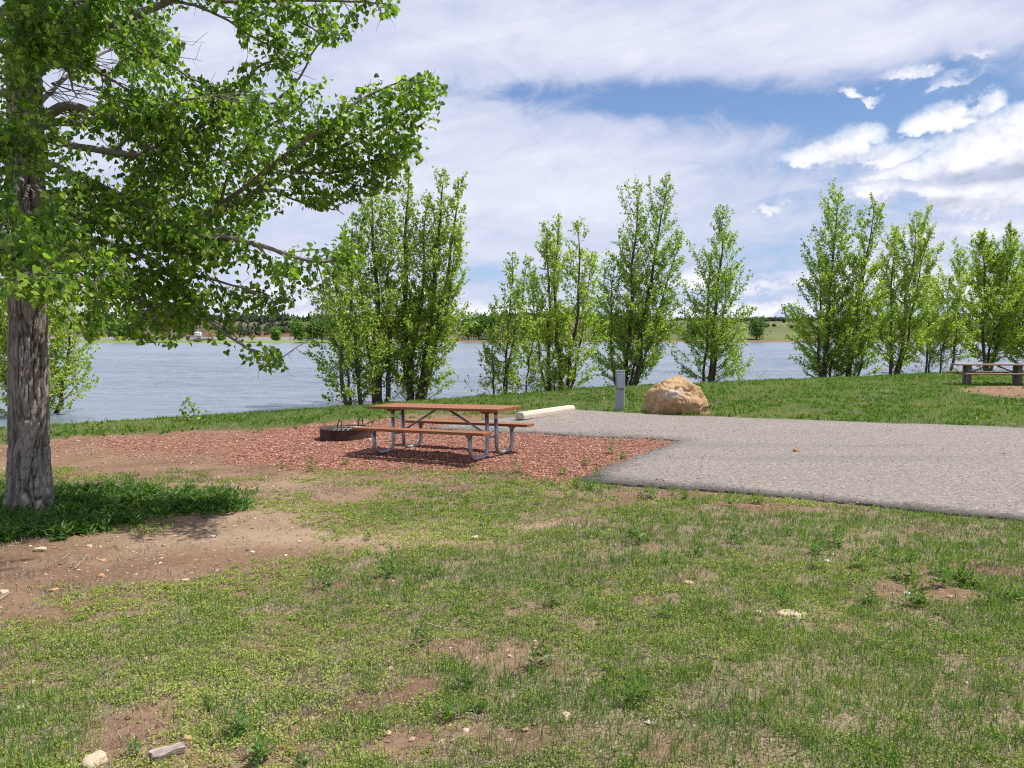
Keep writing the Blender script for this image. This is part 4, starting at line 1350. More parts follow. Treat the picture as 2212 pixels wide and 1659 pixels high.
def poplar(base, stems, size=.085, seed=0, n_per=2, label='', group=None, tint=0., leaf=None, scrub=0, step=.13, name='poplar_tree'):
    """several upright stems from one base; stems = (top, base offset, radius, crown half-width, leafless part)"""
    T = Tubes(); anc = []; ow = []
    base = np.array(base, float)
    for top, off, r0, W, t0 in stems:
        t0 *= .7; lf_lo = .22 + .2 * RS.rand()
        top = np.array(top, float); b0 = base + np.array([off[0], off[1], -.4])
        n = 12; s = np.linspace(0, 1, n)[:, None]
        wob = np.cumsum(RS.normal(0, .055, (n, 3)), 0) * np.array([1, 1, 0]); wob = wob - s * wob[-1]
        bow = np.sin(s * np.pi) * np.array([[off[0], off[1], 0]]) * .4
        P = b0 + (top - b0) * s + wob + bow
        H = top[2] - base[2]
        T.add(P, r0 * (1 - s[:, 0]) ** .8 + .006, 8)
        nb = int(H / step * 1.15)
        for i in range(nb):
            t = t0 + (1 - t0) * (i + RS.rand()) / nb
            p = sample_poly(P, min(t, .995))
            tt = (t - t0) / (1 - t0)
            prof = min(1, .62 + tt * 2.2) * (1 - tt) ** .92 * 1.12 + .07
            az = i * 2.4 + RS.rand() * 1.2
            el = math.radians(30 + 34 * tt + RS.normal(0, 10))
            wd = W * 1.42 * prof * (.4 + .8 * RS.rand())
            L = wd / max(math.cos(el), .35)
            d = np.array([math.cos(az) * math.cos(el), math.sin(az) * math.cos(el), math.sin(el)])
            C = curve(p, d, L, .12, 6, .05)
            rb = max(.004, r0 * .22 * (1 - t) + .004) * min(1, L)
            T.add(C, np.linspace(rb * .8, .0015, 6), 4)
            out = np.array([math.cos(az), math.sin(az), 0])
            m = max(2, int(L / .085))
            for j in range(m):
                u = lf_lo + (1 - lf_lo) * (j + RS.rand()) / m; u = min(u, 1)
                q_ = sample_poly(C, u); anc.append(q_); ow.append(out)
                if RS.rand() < .85:
                    dd = norm((d + rnd_unit(1)[0] * .9)[None])[0]; l2 = (.12 + .38 * RS.rand()) * min(1, L) * (1.15 - .5 * u)
                    D = np.stack([q_, q_ + dd * l2 * .5, q_ + dd * l2 + np.array([0, 0, .03])])
                    T.add(D, [.0028, .002, .0012], 3)
                    anc.append(D[1]); ow.append(out); anc.append(D[2]); ow.append(out)
                    if l2 > .2: anc.append((D[1] + D[2]) / 2); ow.append(out)
    for i in range(scrub):                                  # thin bare and half-leafed shoots at the foot
        az = RS.rand() * 6.283; el = math.radians(15 + 60 * RS.rand()); L = .5 + 1.2 * RS.rand()
        o_ = np.array([math.cos(az), math.sin(az), 0]) * .25 * RS.rand()
        C = curve(base + o_, np.array([math.cos(az) * math.cos(el), math.sin(az) * math.cos(el), math.sin(el)]), L, .1, 6, .08)
        T.add(C, np.linspace(.010, .002, 6), 4)
        for j in range(5):
            q_ = sample_poly(C, .3 + .7 * RS.rand()); dd = rnd_unit(1)[0]; dd[2] = abs(dd[2])
            E2 = q_ + dd * (.15 + .35 * RS.rand()); T.add([q_, (q_ + E2) / 2 + RS.normal(0, .02, 3), E2], [.004, .003, .0015], 3)
            if RS.rand() < .6:
                anc.append(E2); ow.append(o_); anc.append((q_ + E2) / 2); ow.append(o_)
    anc = np.array(anc); ow = np.array(ow)
    return make_tree(name, base, T, anc, ow, n_per, size, size * .7, kites if size > .3 else deltoids, leaf or LEAF_SHORE, BARK2, label, 'tree', group, tint)


def shore_tree(px, py, stems, label, **k):
    k.setdefault('size', .078)
    """stems: (top px, top py, base dx px, radius, half width px, t0)"""
    b = at(px, py, WZ) if py < 900 else at(px, py)
    d = b.y; out = []
    for tx, ty, dx, r0, wpx, t0 in stems:
        top = at_depth(tx, ty, d + RS.normal(0, .35)); out.append((tuple(top), (dx / F * d, RS.normal(0, .15)), r0, wpx / F * d, t0))
    return poplar(tuple(b), out, label=label, **k)


GRP = 'poplars standing along the flooded shore'
shore_tree(772, 883, [(722, 560, -2, .07, 62, .12), (700, 655, -10, .045, 55, .15), (745, 500, 6, .07, 50, .25)],
           'leaning thin-stemmed poplar at the left end of the shore row, behind the fire ring', group=GRP, n_per=2, scrub=12)
shore_tree(824, 876, [(800, 395, -4, .12, 75, .16), (765, 470, -12, .08, 62, .2), (842, 440, 12, .08, 52, .22)],
           'tall poplar with pale upper stem, left of the thick dark clump', group=GRP, n_per=2, scrub=8)
shore_tree(893, 874, [(882, 365, -8, .13, 50, .14), (960, 372, 10, .12, 60, .16), (1000, 380, 16, .10, 42, .25), (925, 440, 2, .10, 60, .2), (985, 520, 14, .07, 66, .12)],
           'broad poplar clump with a thick dark base behind the picnic table', group=GRP, n_per=2, scrub=22, tint=.05)
shore_tree(1082, 866, [(1108, 545, 0, .05, 34, .12), (1140, 555, 10, .045, 36, .2), (1072, 640, -8, .035, 26, .15)],
           'slim young poplar with two thin tips, right of the clump behind the table', group=GRP, n_per=2, scrub=6)
shore_tree(1140, 862, [(1165, 690, 0, .03, 34, .15)], 'small low poplar shrub between the slim young poplar and the bright broad one', group=GRP, n_per=2, scrub=6)
shore_tree(1205, 857, [(1176, 490, -8, .08, 46, .14), (1208, 470, 2, .09, 44, .14), (1248, 482, 12, .08, 46, .16), (1275, 560, 22, .05, 44, .15), (1150, 600, -14, .05, 40, .15)],
           'bright yellow-green broad poplar with many stems, left of the tall twin-topped one', group=GRP, n_per=2, scrub=26, tint=.16)
shore_tree(1348, 843, [(1378, 405, -2, .11, 62, .12), (1442, 388, 6, .11, 64, .14), (1325, 560, -8, .06, 44, .12), (1472, 500, 12, .06, 46, .2), (1400, 600, 10, .06, 70, .06)],
           'tallest twin-topped poplar with sparse leaves, behind the utility pedestal', group=GRP, n_per=2, scrub=26, tint=-.04)
shore_tree(1527, 841, [(1560, 470, 0, .12, 60, .10), (1535, 560, -2, .06, 56, .10), (1570, 600, 6, .05, 52, .10)],
           'single narrow pointed poplar rising behind the boulder', group=GRP, n_per=2, tint=-.02)
shore_tree(1592, 836, [(1602, 722, 0, .02, 26, .12)], 'small sapling with pale leaves right of the narrow pointed poplar', group=GRP, n_per=2, scrub=3, tint=.2)
shore_tree(1792, 827, [(1812, 420, -8, .13, 66, .08), (1770, 560, -14, .08, 66, .08), (1828, 620, 4, .06, 60, .08)],
           'big dense poplar at the left end of the right-hand group', group=GRP, n_per=2, scrub=12, size=.086)
shore_tree(1822, 826, [(1888, 436, 4, .10, 52, .12), (1862, 560, 4, .07, 52, .12), (1905, 640, 8, .05, 52, .1)],
           'open-crowned leaning poplar just right of the big dense one', group=GRP, n_per=2, scrub=8, size=.086)
shore_tree(1932, 820, [(1932, 500, -4, .09, 50, .14), (1980, 478, 4, .11, 62, .14), (2008, 505, 8, .06, 50, .2)],
           'three-tipped poplar in the middle of the right-hand group', group=GRP, n_per=2, scrub=10, size=.086, tint=.06)
shore_tree(2000, 809, [(2005, 590, 0, .06, 40, .2), (2022, 640, 6, .05, 36, .2)], 'short thin poplar between the three-tipped one and the slender one', group=GRP, n_per=2, scrub=8, size=.086, tint=.12)
shore_tree(2048, 812, [(2078, 540, 4, .07, 44, .2), (2052, 600, -6, .05, 36, .22)], 'slender poplar left of the far picnic table', group=GRP, n_per=2, scrub=10, size=.086, tint=.08)
shore_tree(2130, 808, [(2122, 512, -4, .10, 48, .16), (2186, 500, 6, .10, 54, .16), (2150, 560, 2, .07, 66, .14)],
           'wide bright poplar directly behind the far picnic table', group=GRP, n_per=3, scrub=10, size=.09, tint=.1)
shore_tree(2235, 806, [(2215, 570, -4, .10, 60, .12), (2262, 560, 6, .09, 70, .12), (2190, 640, -8, .06, 60, .1)],
           'dark-stemmed poplar at the right edge of the photo', group=GRP, n_per=3, scrub=10, size=.09, tint=.1)
# left of the cottonwood
shore_tree(85, 895, [(150, 650, 6, .07, 60, .14), (128, 600, 2, .06, 70, .14), (40, 560, -8, .08, 85, .1), (-30, 540, -20, .08, 90, .1), (10, 640, -30, .06, 80, .08)],
           'bright shrubby poplar behind the big cottonwood trunk at the left', group=GRP, n_per=2, scrub=22, tint=.16)
shore_tree(-60, 905, [(-90, 420, -6, .1, 95, .1), (-160, 480, -20, .1, 95, .1)],
           'poplar at the left edge, partly seen behind the cottonwood', group=GRP, n_per=2, scrub=10, tint=.1)

# a tree outside the frame on the right whose shade falls on the lawn
poplar((20.4, 19.6, .05), [((20.6, 19.8, 9.2), (0, 0), .14, 2.4, .14), ((19.4, 19.2, 8.0), (-.2, 0), .1, 2.2, .14), ((21.8, 20.4, 8.4), (.2, 0), .1, 2.2, .14)],
       n_per=4, size=.13, label='poplar on the lawn just outside the right edge, shading the grass', group=GRP, step=.16)

# saplings on the near bank
for px, py, tx, ty, w_, lb in [(392, 908, 402, 858, 9, 'tallest sapling sprouting at the water edge, left of centre'), (437, 905, 443, 886, 6, 'short sapling right of the tallest one on the bank'),
                               (187, 918, 194, 904, 7, 'low sapling at the water edge closest to the cottonwood trunk'), (222, 916, 228, 902, 7, 'bushy low sapling second from the cottonwood trunk'),
                               (150, 921, 152, 906, 5, 'thin sprout right beside the cottonwood trunk at the water')]:
    shore_tree(px, py, [(tx, ty, 0, .010, w_, .25), (tx - 6, ty + 8, 0, .007, w_ * .8, .3)], lb, n_per=1, size=.075, step=.07, name='sapling', group=None)


# ------------------------------------------------------------------ the big cottonwood
DB = CH * F / (1083 - HY) * .985
tb = at_depth(66, 1080, DB); tb.z = float(G(tb.x, tb.y))
T = Tubes()


def L3(pts): return np.array([tuple(at_depth(px, py, d)) for px, py, d in pts])


def smooth_poly(P, n):
    P = np.asarray(P, float); t = np.linspace(0, len(P) - 1, n); out = []
    for u in t:
        i = int(min(u, len(P) - 2)); f_3 = u - i
        p0, p1_, p2_, p3 = P[max(i - 1, 0)], P[i], P[i + 1], P[min(i + 2, len(P) - 1)]
        out.append(.5 * (2 * p1_ + (p2_ - p0) * f_3 + (2 * p0 - 5 * p1_ + 4 * p2_ - p3) * f_3 ** 2 + (3 * p1_ - p0 - 3 * p2_ + p3) * f_3 ** 3))
    return np.array(out)


# trunk with flared, furrowed surface
tp = L3([(66, 1100, DB), (64, 1040, DB), (62, 900, DB), (61, 700, DB), (58, 500, DB), (55, 300, DB), (52, 120, DB), (48, -80, DB), (40, -320, DB), (30, -600, DB), (30, -900, DB)])
TPn = smooth_poly(tp, 520)
hh = (TPn[:, 2] - tb.z)
wpx = np.interp(hh, [0, .12, .35, .8, 2, 3, 4.5, 6.5, 9, 11], [120, 107, 97, 89, 84, 80, 74, 62, 34, 14]) / F * DB / 2 * .87
ns = 150; an = np.arange(ns) / ns * 2 * np.pi
A2, H2 = np.meshgrid(an, hh)
AW = A2 / (2 * np.pi) * 34 + (vnoise(A2 * 3, H2 * 2.2, 2) - .5) * 2.2
def wrapn(u, v, sd, per):                       # noise that closes round the trunk
    f_w = (A2 / (2 * np.pi)); return vnoise(u, v, sd) * (1 - sstep(.9, 1, f_w)) + vnoise(u - per, v, sd) * sstep(.9, 1, f_w)
fur = np.abs(wrapn(AW, H2 * 3.4, 31, 34) - .5) * 2
fur2 = np.abs(wrapn(AW * 2.1, H2 * 9, 37, 71.4) - .5) * 2
rr = wpx[:, None] * (1 + (.13 * np.cos(A2 * 3 + 1) + .09 * np.cos(A2 * 7 + 2)) * np.exp(-np.maximum(H2, 0) * 3.2)) - .024 * (1 - sstep(0, .28, fur)) - .010 * (1 - sstep(0, .35, fur2)) + .012 * vnoise(A2 * 14, H2 * 5, 8)
rr = np.maximum(rr, .03)
V3 = np.stack([TPn[:, 0][:, None] + rr * np.cos(A2), TPn[:, 1][:, None] + rr * np.sin(A2), TPn[:, 2][:, None] + 0 * A2], -1).reshape(-1, 3)
i_ = np.arange(len(hh) - 1)[:, None] * ns; j_ = np.arange(ns)[None]; j2_ = (j_ + 1) % ns
FUR = sstep(0, .26, fur) * .62 + .38 * sstep(0, .34, fur2)
T.v.append(V3); T.f.append(np.stack([i_ + j_, i_ + j2_, i_ + ns + j2_, i_ + ns + j_], -1).reshape(-1, 4)); T.n += len(V3)

D = DB
LIMBS = [  # (points, start radius, leafy from, secondary density)
    ([(80, 262, D), (130, 232, D - .1), (167, 230, D - .2), (207, 247, D - .3), (267, 273, D - .4), (343, 333, D - .6), (400, 360, D - .7)], .085, .45, 1.0),
    ([(80, 275, D), (120, 262, D + .1), (175, 262, D + .3), (250, 250, D + .6), (343, 333, D + .9), (430, 283, D + 1.1), (520, 240, D + 1.2), (600, 215, D + 1.3)], .07, .3, 1.0),
    ([(88, 300, D), (140, 310, D - .3), (240, 330, D - .5), (343, 333, D - .4), (430, 285, D - .3), (500, 235, D - .3), (560, 150, D - .2), (640, 130, D - .2)], .06, .3, 1.0),
    ([(75, 430, D), (180, 470, D + .3), (300, 500, D + .5), (400, 490, D + .5), (470, 452, D + .5), (547, 410, D + .4), (623, 372, D + .3), (733, 317, D + .2), (820, 270, D + .1), (890, 225, D), (925, 185, D)], .085, .22, 1.15),
    ([(400, 490, D + .5), (520, 400, D - .1), (627, 313, D - .3), (690, 262, D - .4), (760, 205, D - .5), (830, 170, D - .5), (872, 150, D - .5)], .04, .2, 1.2),
    ([(623, 372, D + .3), (720, 370, D + .2), (800, 345, D + .1), (850, 330, D), (880, 300, D)], .022, .1, 1.3),
    ([(660, 355, D + .3), (740, 395, D + .2), (800, 410, D + .2), (850, 400, D + .1)], .016, .1, 1.3),
    ([(560, 400, D + .4), (640, 430, D + .3), (700, 440, D + .2), (735, 455, D + .2)], .016, .15, 1.2),
    ([(75, 560, D), (180, 560, D - .3), (317, 533, D - .6), (383, 520, D - .7), (470, 515, D - .8), (583, 547, D - .9), (670, 574, D - 1), (737, 575, D - 1), (775, 578, D - 1)], .06, .2, .85),
    ([(75, 540, D), (200, 520, D + .2), (313, 559, D - .2), (360, 592, D - .4), (400, 639, D - .5), (440, 690, D - .6), (500, 739, D - .7), (560, 775, D - .7), (608, 790, D - .7)], .045, .22, .9),
    ([(360, 592, D - .4), (450, 600, D - .5), (520, 620, D - .6), (575, 640, D - .6), (605, 648, D - .6)], .018, .1, 1.1),
    ([(240, 540, D), (280, 620, D - .6), (330, 690, D - .9), (360, 730, D - 1.0)], .022, .2, 1.0),
    ([(70, 120, D), (150, 90, D), (250, 53, D + .1), (300, 33, D + .1), (373, 0, D + .2), (470, -60, D + .2), (600, -120, D + .2)], .11, .25, 1.0),
    ([(373, 0, D + .2), (430, 15, D), (500, 50, D - .1), (560, 90, D - .2), (610, 110, D - .3)], .022, .35, .9),
    ([(390, -12, D + .2), (480, 2, D), (570, 4, D - .1), (737, 10, D - .2), (800, 12, D - .2), (843, 18, D - .2)], .028, .22, 1.0),
    ([(600, 5, D - .1), (650, 40, D - .2), (690, 65, D - .2), (735, 60, D - .2)], .014, .1, 1.3),
    ([(600, 215, D + 1.0), (640, 180, D + .9), (690, 100, D + .8), (720, 60, D + .8)], .02, .1, .8),
    ([(250, 53, D), (300, 110, D - .2), (370, 140, D - .3), (420, 170, D - .3), (470, 190, D - .3)], .03, .2, 1.2),
    ([(150, 90, D), (210, 150, D - .6), (280, 190, D - .8), (330, 230, D - .9)], .03, .2, 1.0),
    ([(60, 200, D), (60, 230, D - .8), (40, 300, D - 1.4), (10, 360, D - 1.8)], .05, .2, 1.2),
    ([(60, 60, D), (110, 90, D - .6), (150, 150, D - 1.0), (170, 210, D - 1.2)], .04, .3, 1.3),
    ([(60, 400, D), (110, 440, D - .7), (150, 500, D - 1.1), (190, 560, D - 1.4), (215, 610, D - 1.5)], .04, .25, 1.3),
    ([(50, 380, D), (20, 420, D - 1.2), (-10, 480, D - 2.0), (10, 560, D - 2.6), (60, 610, D - 2.9)], .05, .35, 1.2),
    ([(60, 470, D), (150, 430, D + .8), (230, 420, D + 1.4), (310, 430, D + 1.8), (380, 470, D + 2.0)], .05, .25, 1.1),
    ([(60, 330, D), (170, 380, D - .4), (260, 420, D - .6), (340, 470, D - .7), (400, 540, D - .8)], .045, .2, 1.3),
    ([(60, 500, D), (150, 600, D + .2), (220, 640, D + .3), (300, 665, D + .3), (350, 690, D + .3)], .035, .3, 1.2),
    ([(52, -100, D), (200, -300, D - .4), (450, -380, D - 1.2), (780, -330, D - 1.9)], .05, .25, 2.6),  # unseen limb above the view, added to shade the ground at left
    ([(52, -60, D), (160, -260, D - .8), (330, -420, D - 1.7), (520, -430, D - 2.5)], .05, .25, 2.6),  # second unseen limb, put in for the same ground shade
    ([(52, 150, D), (40, 130, D - .8), (60, 90, D - 1.3), (90, 50, D - 1.6)], .03, .1, 1.4),
    ([(52, 60, D), (70, 40, D - .7), (60, 10, D - 1.2), (30, -30, D - 1.5)], .03, .1, 1.4),
    ([(54, 420, D), (60, 400, D - .6), (50, 440, D - 1.0), (70, 500, D - 1.2)], .03, .1, 1.3),
    ([(52, 40, D), (120, 20, D - .5), (200, 10, D - .8), (290, -10, D - 1.0)], .03, .1, 1.5),
    ([(52, 180, D), (110, 110, D + .5), (200, 60, D + .8), (300, 90, D + 1.0)], .03, .15, 1.5),
    ([(60, 20, D), (200, -60, D + .3), (330, -140, D + .4), (450, -220, D + .5)], .08, .3, .9),
    ([(50, -60, D), (160, -220, D), (240, -400, D)], .08, .3, .9),
    ([(45, -200, D), (-100, -350, D), (-200, -420, D)], .08, .3, .8),
    ([(45, 100, D), (-100, 0, D - .2), (-300, -60, D - .4), (-480, -40, D - .5)], .1, .25, .9),
    ([(45, 300, D), (-120, 250, D + .2), (-320, 200, D + .3), (-470, 260, D + .3)], .1, .25, .9),
    ([(45, 420, D), (-100, 470, D - .6), (-260, 480, D - 1.2), (-400, 540, D - 1.6)], .07, .25, .9),
    ([(45, 200, D), (-60, 200, D + 1.2), (-150, 180, D + 2.0)], .07, .25, .9),
    ([(60, 0, D), (120, -120, D - 1.0), (190, -200, D - 1.7)], .06, .3, .8),
    ([(55, 250, D), (120, 180, D + 1.0), (220, 110, D + 1.7), (320, 80, D + 2.0)], .05, .3, 1.1),
    ([(300, 500, D + .5), (360, 420, D + .2), (420, 360, D), (470, 330, D)], .025, .1, 1.3),
    ([(470, 452, D + .5), (500, 360, D + .5), (560, 290, D + .5), (620, 250, D + .4), (680, 200, D + .4)], .025, .1, 1.2),
    ([(240, 330, D - .5), (300, 270, D - .8), (380, 220, D - 1.0), (460, 200, D - 1.1), (530, 215, D - 1.1)], .025, .15, 1.2),
]
GAPS = [(58, 420, 28, 52), (428, 724, 24, 22), (452, 92, 60, 70), (425, 55, 34, 40), (735, 130, 75, 34), (660, 155, 28, 22), (660, 490, 95, 36), (770, 470, 60, 30), (590, 490, 34, 20), (125, 195, 34, 48), (178, 205, 38, 26), (230, 125, 24, 24),
        (700, 668, 60, 44), (660, 720, 60, 60), (170, 790, 120, 60), (60, 850, 120, 130), (64, 720, 52, 62), (235, 790, 60, 60), (470, 120, 40, 60), (900, 100, 50, 60), (820, 80, 60, 32), (260, 175, 14, 14),
        (560, 700, 50, 22), (480, 800, 50, 25), (520, 120, 22, 20)]


def keep_big(c):
    px, py = w2p(c[:, 0], c[:, 1], c[:, 2]); k = np.ones(len(c), bool)
    wob = (fbm(px * .03, py * .03, 66, 3) - .5) * 1.2
    for cx, cy, rx, ry in GAPS:
        k &= (((px - cx) / rx) ** 2 + ((py - cy) / ry) ** 2) > 1 + wob
    edge = np.interp(py, [-400, 0, 30, 60, 100, 118, 140, 180, 260, 340, 420, 450, 480, 560, 600, 650, 700, 760, 790, 805, 830], [900, 850, 850, 760, 740, 800, 905, 955, 938, 905, 850, 740, 700, 790, 740, 640, 560, 590, 620, 600, 300])
    k &= px < edge + 12
    low = np.interp(px, [-500, 0, 60, 110, 200, 300, 380, 440, 500, 560, 612, 700, 780], [800, 640, 640, 690, 730, 735, 740, 735, 770, 790, 806, 600, 600])
    k &= py < low + 14 * (vnoise(px * .05, py * .02, 9) - .2)
    return k



anc = []; ow = []
for pts, r0, t0, dens_ in LIMBS:
    P = smooth_poly(L3(pts), 26)
    P[:, 2] += np.cumsum(RS.normal(0, .006, 26)); P[:, 1] += np.cumsum(RS.normal(0, .012, 26))
    s = np.linspace(0, 1, 26)
    T.add(P, r0 * .66 * (1 - s) ** .85 + .004, 9)
    Ls = np.linalg.norm(np.diff(P, axis=0), axis=1).sum()
    nsec = int(Ls / (.088 if pts[-1][0] < 360 else .108) * dens_ * (.75 if min(q_p[1] for q_p in pts[-2:]) < -80 or pts[-1][0] < -90 else 1))
    for i in range(nsec):
        t = t0 + (1 - t0) * (i + RS.rand()) / nsec
        p = sample_poly(P, t); tg = norm((sample_poly(P, min(1, t + .05)) - sample_poly(P, max(0, t - .05)))[None])[0]
        d = norm((tg * .75 + rnd_unit(1)[0] * .85 + np.array([0, 0, .12]))[None])[0]
        L = (.25 + .55 * RS.rand()) * (1.15 - .55 * t) * (1 if r0 > .03 else .75)
        C = curve(p, d, L, -.10, 6, .06)
        if not keep_big(C[[2, -1]]).all() and RS.rand() < .93: continue
        T.add(C, np.linspace(.007, .002, 6), 4)
        m = max(2, int(L / .09))
        for j in range(m):
            u = min(1, .2 + .8 * (j + RS.rand()) / m); q_ = sample_poly(C, u)
            anc.append(q_); ow.append(d)
            if RS.rand() < .75:
                dd = norm((d * .6 + rnd_unit(1)[0] * .9 + np.array([0, 0, -.15]))[None])[0]; l2 = .08 + .20 * RS.rand()
                E2 = q_ + dd * l2; T.add([q_, (q_ + E2) / 2, E2], [.003, .0022, .0014], 3)
                anc.append(E2); ow.append(dd); anc.append((q_ + E2) / 2); ow.append(dd)
# dead bare shoots near the trunk
for px, py, dpt in [(110, 180, D - .1), (120, 240, D + .1), (100, 200, D), (120, 120, D), (110, 560, D + .1), (105, 80, D)]:
    for k in range(5):
        d = norm(np.array([[.8 + RS.rand(), RS.normal(0, .4), RS.normal(-.2, .5)]]))[0]
        C = curve(np.array(at_depth(px, py, dpt)), d, .5 + .6 * RS.rand(), -.25, 7, .12)
        T.add(C, np.linspace(.006, .0015, 7), 4)
anc = np.array(anc); ow = np.array(ow)
print('cottonwood anchors', len(anc))
make_tree('cottonwood_tree', tuple(tb), T, anc, ow, 4, .063, .095, deltoids, LEAF_NEAR, BARK, 'large cottonwood with a thick furrowed trunk at the left, leafy branches reaching over the gravel', 'tree', None, .10, keep_big, .7, FUR)


# ------------------------------------------------------------------ far shore
def far_mat(name, stops, scale=.05, tuft=None):
    m, t, b = mat_new(name)
    p = pos_of(t)
    n = noise(t, p, scale, 6, .65); n2 = noise(t, p, scale * 9, 4, .65)
    c = ramp(t, n * .6 + n2 * .4, stops)
    if tuft:
        r_2 = attr(t, 'red') + (n - .5) * .8
        c = mixc(t, r_2.step(.45, .6) * .85, c, ramp(t, n2, [(.35, (.09, .038, .028)), (.65, (.22, .095, .06))]))
        gq = attr(t, 'grassy')
        c = mixc(t, gq * .8, c, ramp(t, n * .6 + n2 * .4, [(.35, (.075, .10, .035)), (.65, (.15, .17, .065))]))
    t.links.new(c, b.inputs['Base Color']); b.inputs['Roughness'].default_value = .95; b.inputs['Specular IOR Level'].default_value = .1
    return m


HILL = far_mat('hill_soil', [(.3, (.06, .055, .032)), (.5, (.105, .088, .056)), (.7, (.16, .13, .085))], .02, True)
SPIT = far_mat('spit_grass', [(.3, (.10, .15, .04)), (.6, (.17, .22, .06)), (.8, (.28, .25, .12))], .12)
BANKM = far_mat('pale_bank', [(.3, (.14, .135, .125)), (.6, (.22, .21, .195)), (.8, (.28, .265, .24))], .2)
RIDX = [-900, -300, 0, 150, 300, 520, 620, 720, 820, 950, 1050, 1130, 1220, 1300, 1400, 1480, 1560, 1640, 1760, 1900, 2050, 2212, 2700, 3200]
RIDY = [688, 690, 692, 689, 692, 693, 690, 692, 693, 695, 692, 684, 684, 690, 695, 692, 692, 694, 692, 689, 692, 694, 690, 694]


def hill_z(px, d):
    ry = np.interp(px, RIDX, RIDY)
    zr = CH + (HY - ry) / F * 640
    d0 = np.interp(px, [900, 1050, 3000], [395, 345, 345])
    t = np.clip((d - d0) / (640 - d0), 0, 1)
    lump = fbm(px * .012 + d * .004, d * .014, 13, 4) - .5
    prof = t ** .8 * zr
    prof = prof + lump * 9 * np.sin(np.clip(t, 0, 1) * np.pi) + np.abs(fbm(px * .03, d * .012, 14, 4) - .5) * 7 * np.sin(t * np.pi) * (px < 1050)
    back = np.clip((d - 640) / 500, 0, 1)
    prof = prof * (1 - .35 * back) + np.where(d > 1200, (d - 1200) / 600 * 33, 0) * np.exp(-((px - 1660) / 260.) ** 2)
    return np.maximum(prof, -2) - .6 * (t <= 0)


pxs = np.arange(-1400, 3601, 10.); ds = np.concatenate([np.arange(338, 700, 7), np.arange(700, 1900, 60)])
PX, DD = np.meshgrid(pxs, ds); pf, df = PX.ravel(), DD.ravel()
hz_ = hill_z(pf, df)
n_y, n_x = PX.shape; ii = (np.arange(n_y - 1)[:, None] * n_x + np.arange(n_x - 1)[None]).ravel()
redm = blobs(pf, df, [(560, 440, 60, 60, .7), (640, 430, 70, 50, .9), (700, 470, 70, 50, .8), (440, 430, 60, 40, .6), (760, 560, 120, 60, .7), (860, 470, 90, 60, .5), (260, 430, 160, 30, .5), (90, 420, 60, 40, .6)])
redm = redm + .5 * np.exp(-((df - 347) / 5.) ** 2) * (pf > 1000)
me = npmesh('hills', np.stack([(pf - CX) / F * df, df, hz_], 1), np.stack([ii, ii + 1, ii + n_x + 1, ii + n_x], 1), smooth=True,
            attrs={'red': redm, 'grassy': sstep(1100, 1400, pf)})
link('hills', me, HILL, kind='structure')


def strip(name, mat, rows, px0, px1, kind='structure'):
    """long low land: rows = (distance, height)"""
    pxx = np.arange(px0, px1 + 1, 8.); vs = []
    for d_, z_ in rows:
        dd = d_ + (fbm(pxx * .02, pxx * 0 + d_, 3) - .5) * 10
        vs.append(np.stack([(pxx - CX) / F * dd, dd, z_ + (vnoise(pxx * .05, pxx * 0 + d_) - .5) * .15], 1))
    k = len(pxx); v_ = np.concatenate(vs)
    f_5 = np.concatenate([np.stack([np.arange(k - 1) + i * k, np.arange(1, k) + i * k, np.arange(1, k) + (i + 1) * k, np.arange(k - 1) + (i + 1) * k], 1) for i in range(len(rows) - 1)])
    return link(name, npmesh(name, v_, f_5, smooth=True), mat, kind=kind)


strip('far_spit', SPIT, [(282, -.6), (285, -.15), (290, .25), (300, .45), (318, .40), (326, -.6)], -1300, 960)
strip('gravel_bank', BANKM, [(383, -.6), (386, .3), (392, 1.7), (402, 1.9)], -1300, 985)
strip('bare_bank', far_mat('red_bank', [(.3, (.12, .09, .05)), (.7, (.22, .15, .09))], .1), [(338, -.6), (341, .2), (352, .5), (360, .5)], 960, 3500)

# dark pine wood on the ridges: nobody could count it
n = 52000
pf = RS.rand(n) * 4600 - 1100; tt_ = RS.rand(n)
df = 560 + RS.rand(n) * 140
left = pf < 1080
wn = fbm(pf * .02, df * .02, 44, 4)
df = np.where(left & (RS.rand(n) < .45), 430 + RS.rand(n) * 200, df)
wn = fbm(pf * .02, df * .02, 44, 4)
keep = (wn > np.where(left, .49, .36)) & ((df > 600) | (wn > .55))
keep &= ~((pf > 1385) & (df < 628))
pf, df = pf[keep], df[keep]; n = len(pf)
hgt = 1.2 + 3.8 * RS.rand(n) ** 1.7; hgt = np.where(left[keep], hgt * 1.25 * (.6 + .4 * (df > 560)), hgt); hgt = np.where((pf > 1400), hgt * .75, hgt)
z = hill_z(pf, df)
v, f_ = octas(np.stack([(pf - CX) / F * df, df, z + hgt * .38], 1), np.stack([hgt * .34, hgt * .34, hgt * .62], 1), .45)
PINE = leaf_mat('pine_foliage', [(0, (.022, .040, .022)), (.6, (.04, .065, .035)), (1, (.07, .095, .045))], .1, .8, .3, .05, .1)
link('pine_wood', npmesh('pine_wood', v, f_, np.repeat(RS.rand(n), 6)), PINE, kind='stuff', label='dark pine wood along the ridge of the far hills', cat='pine wood')
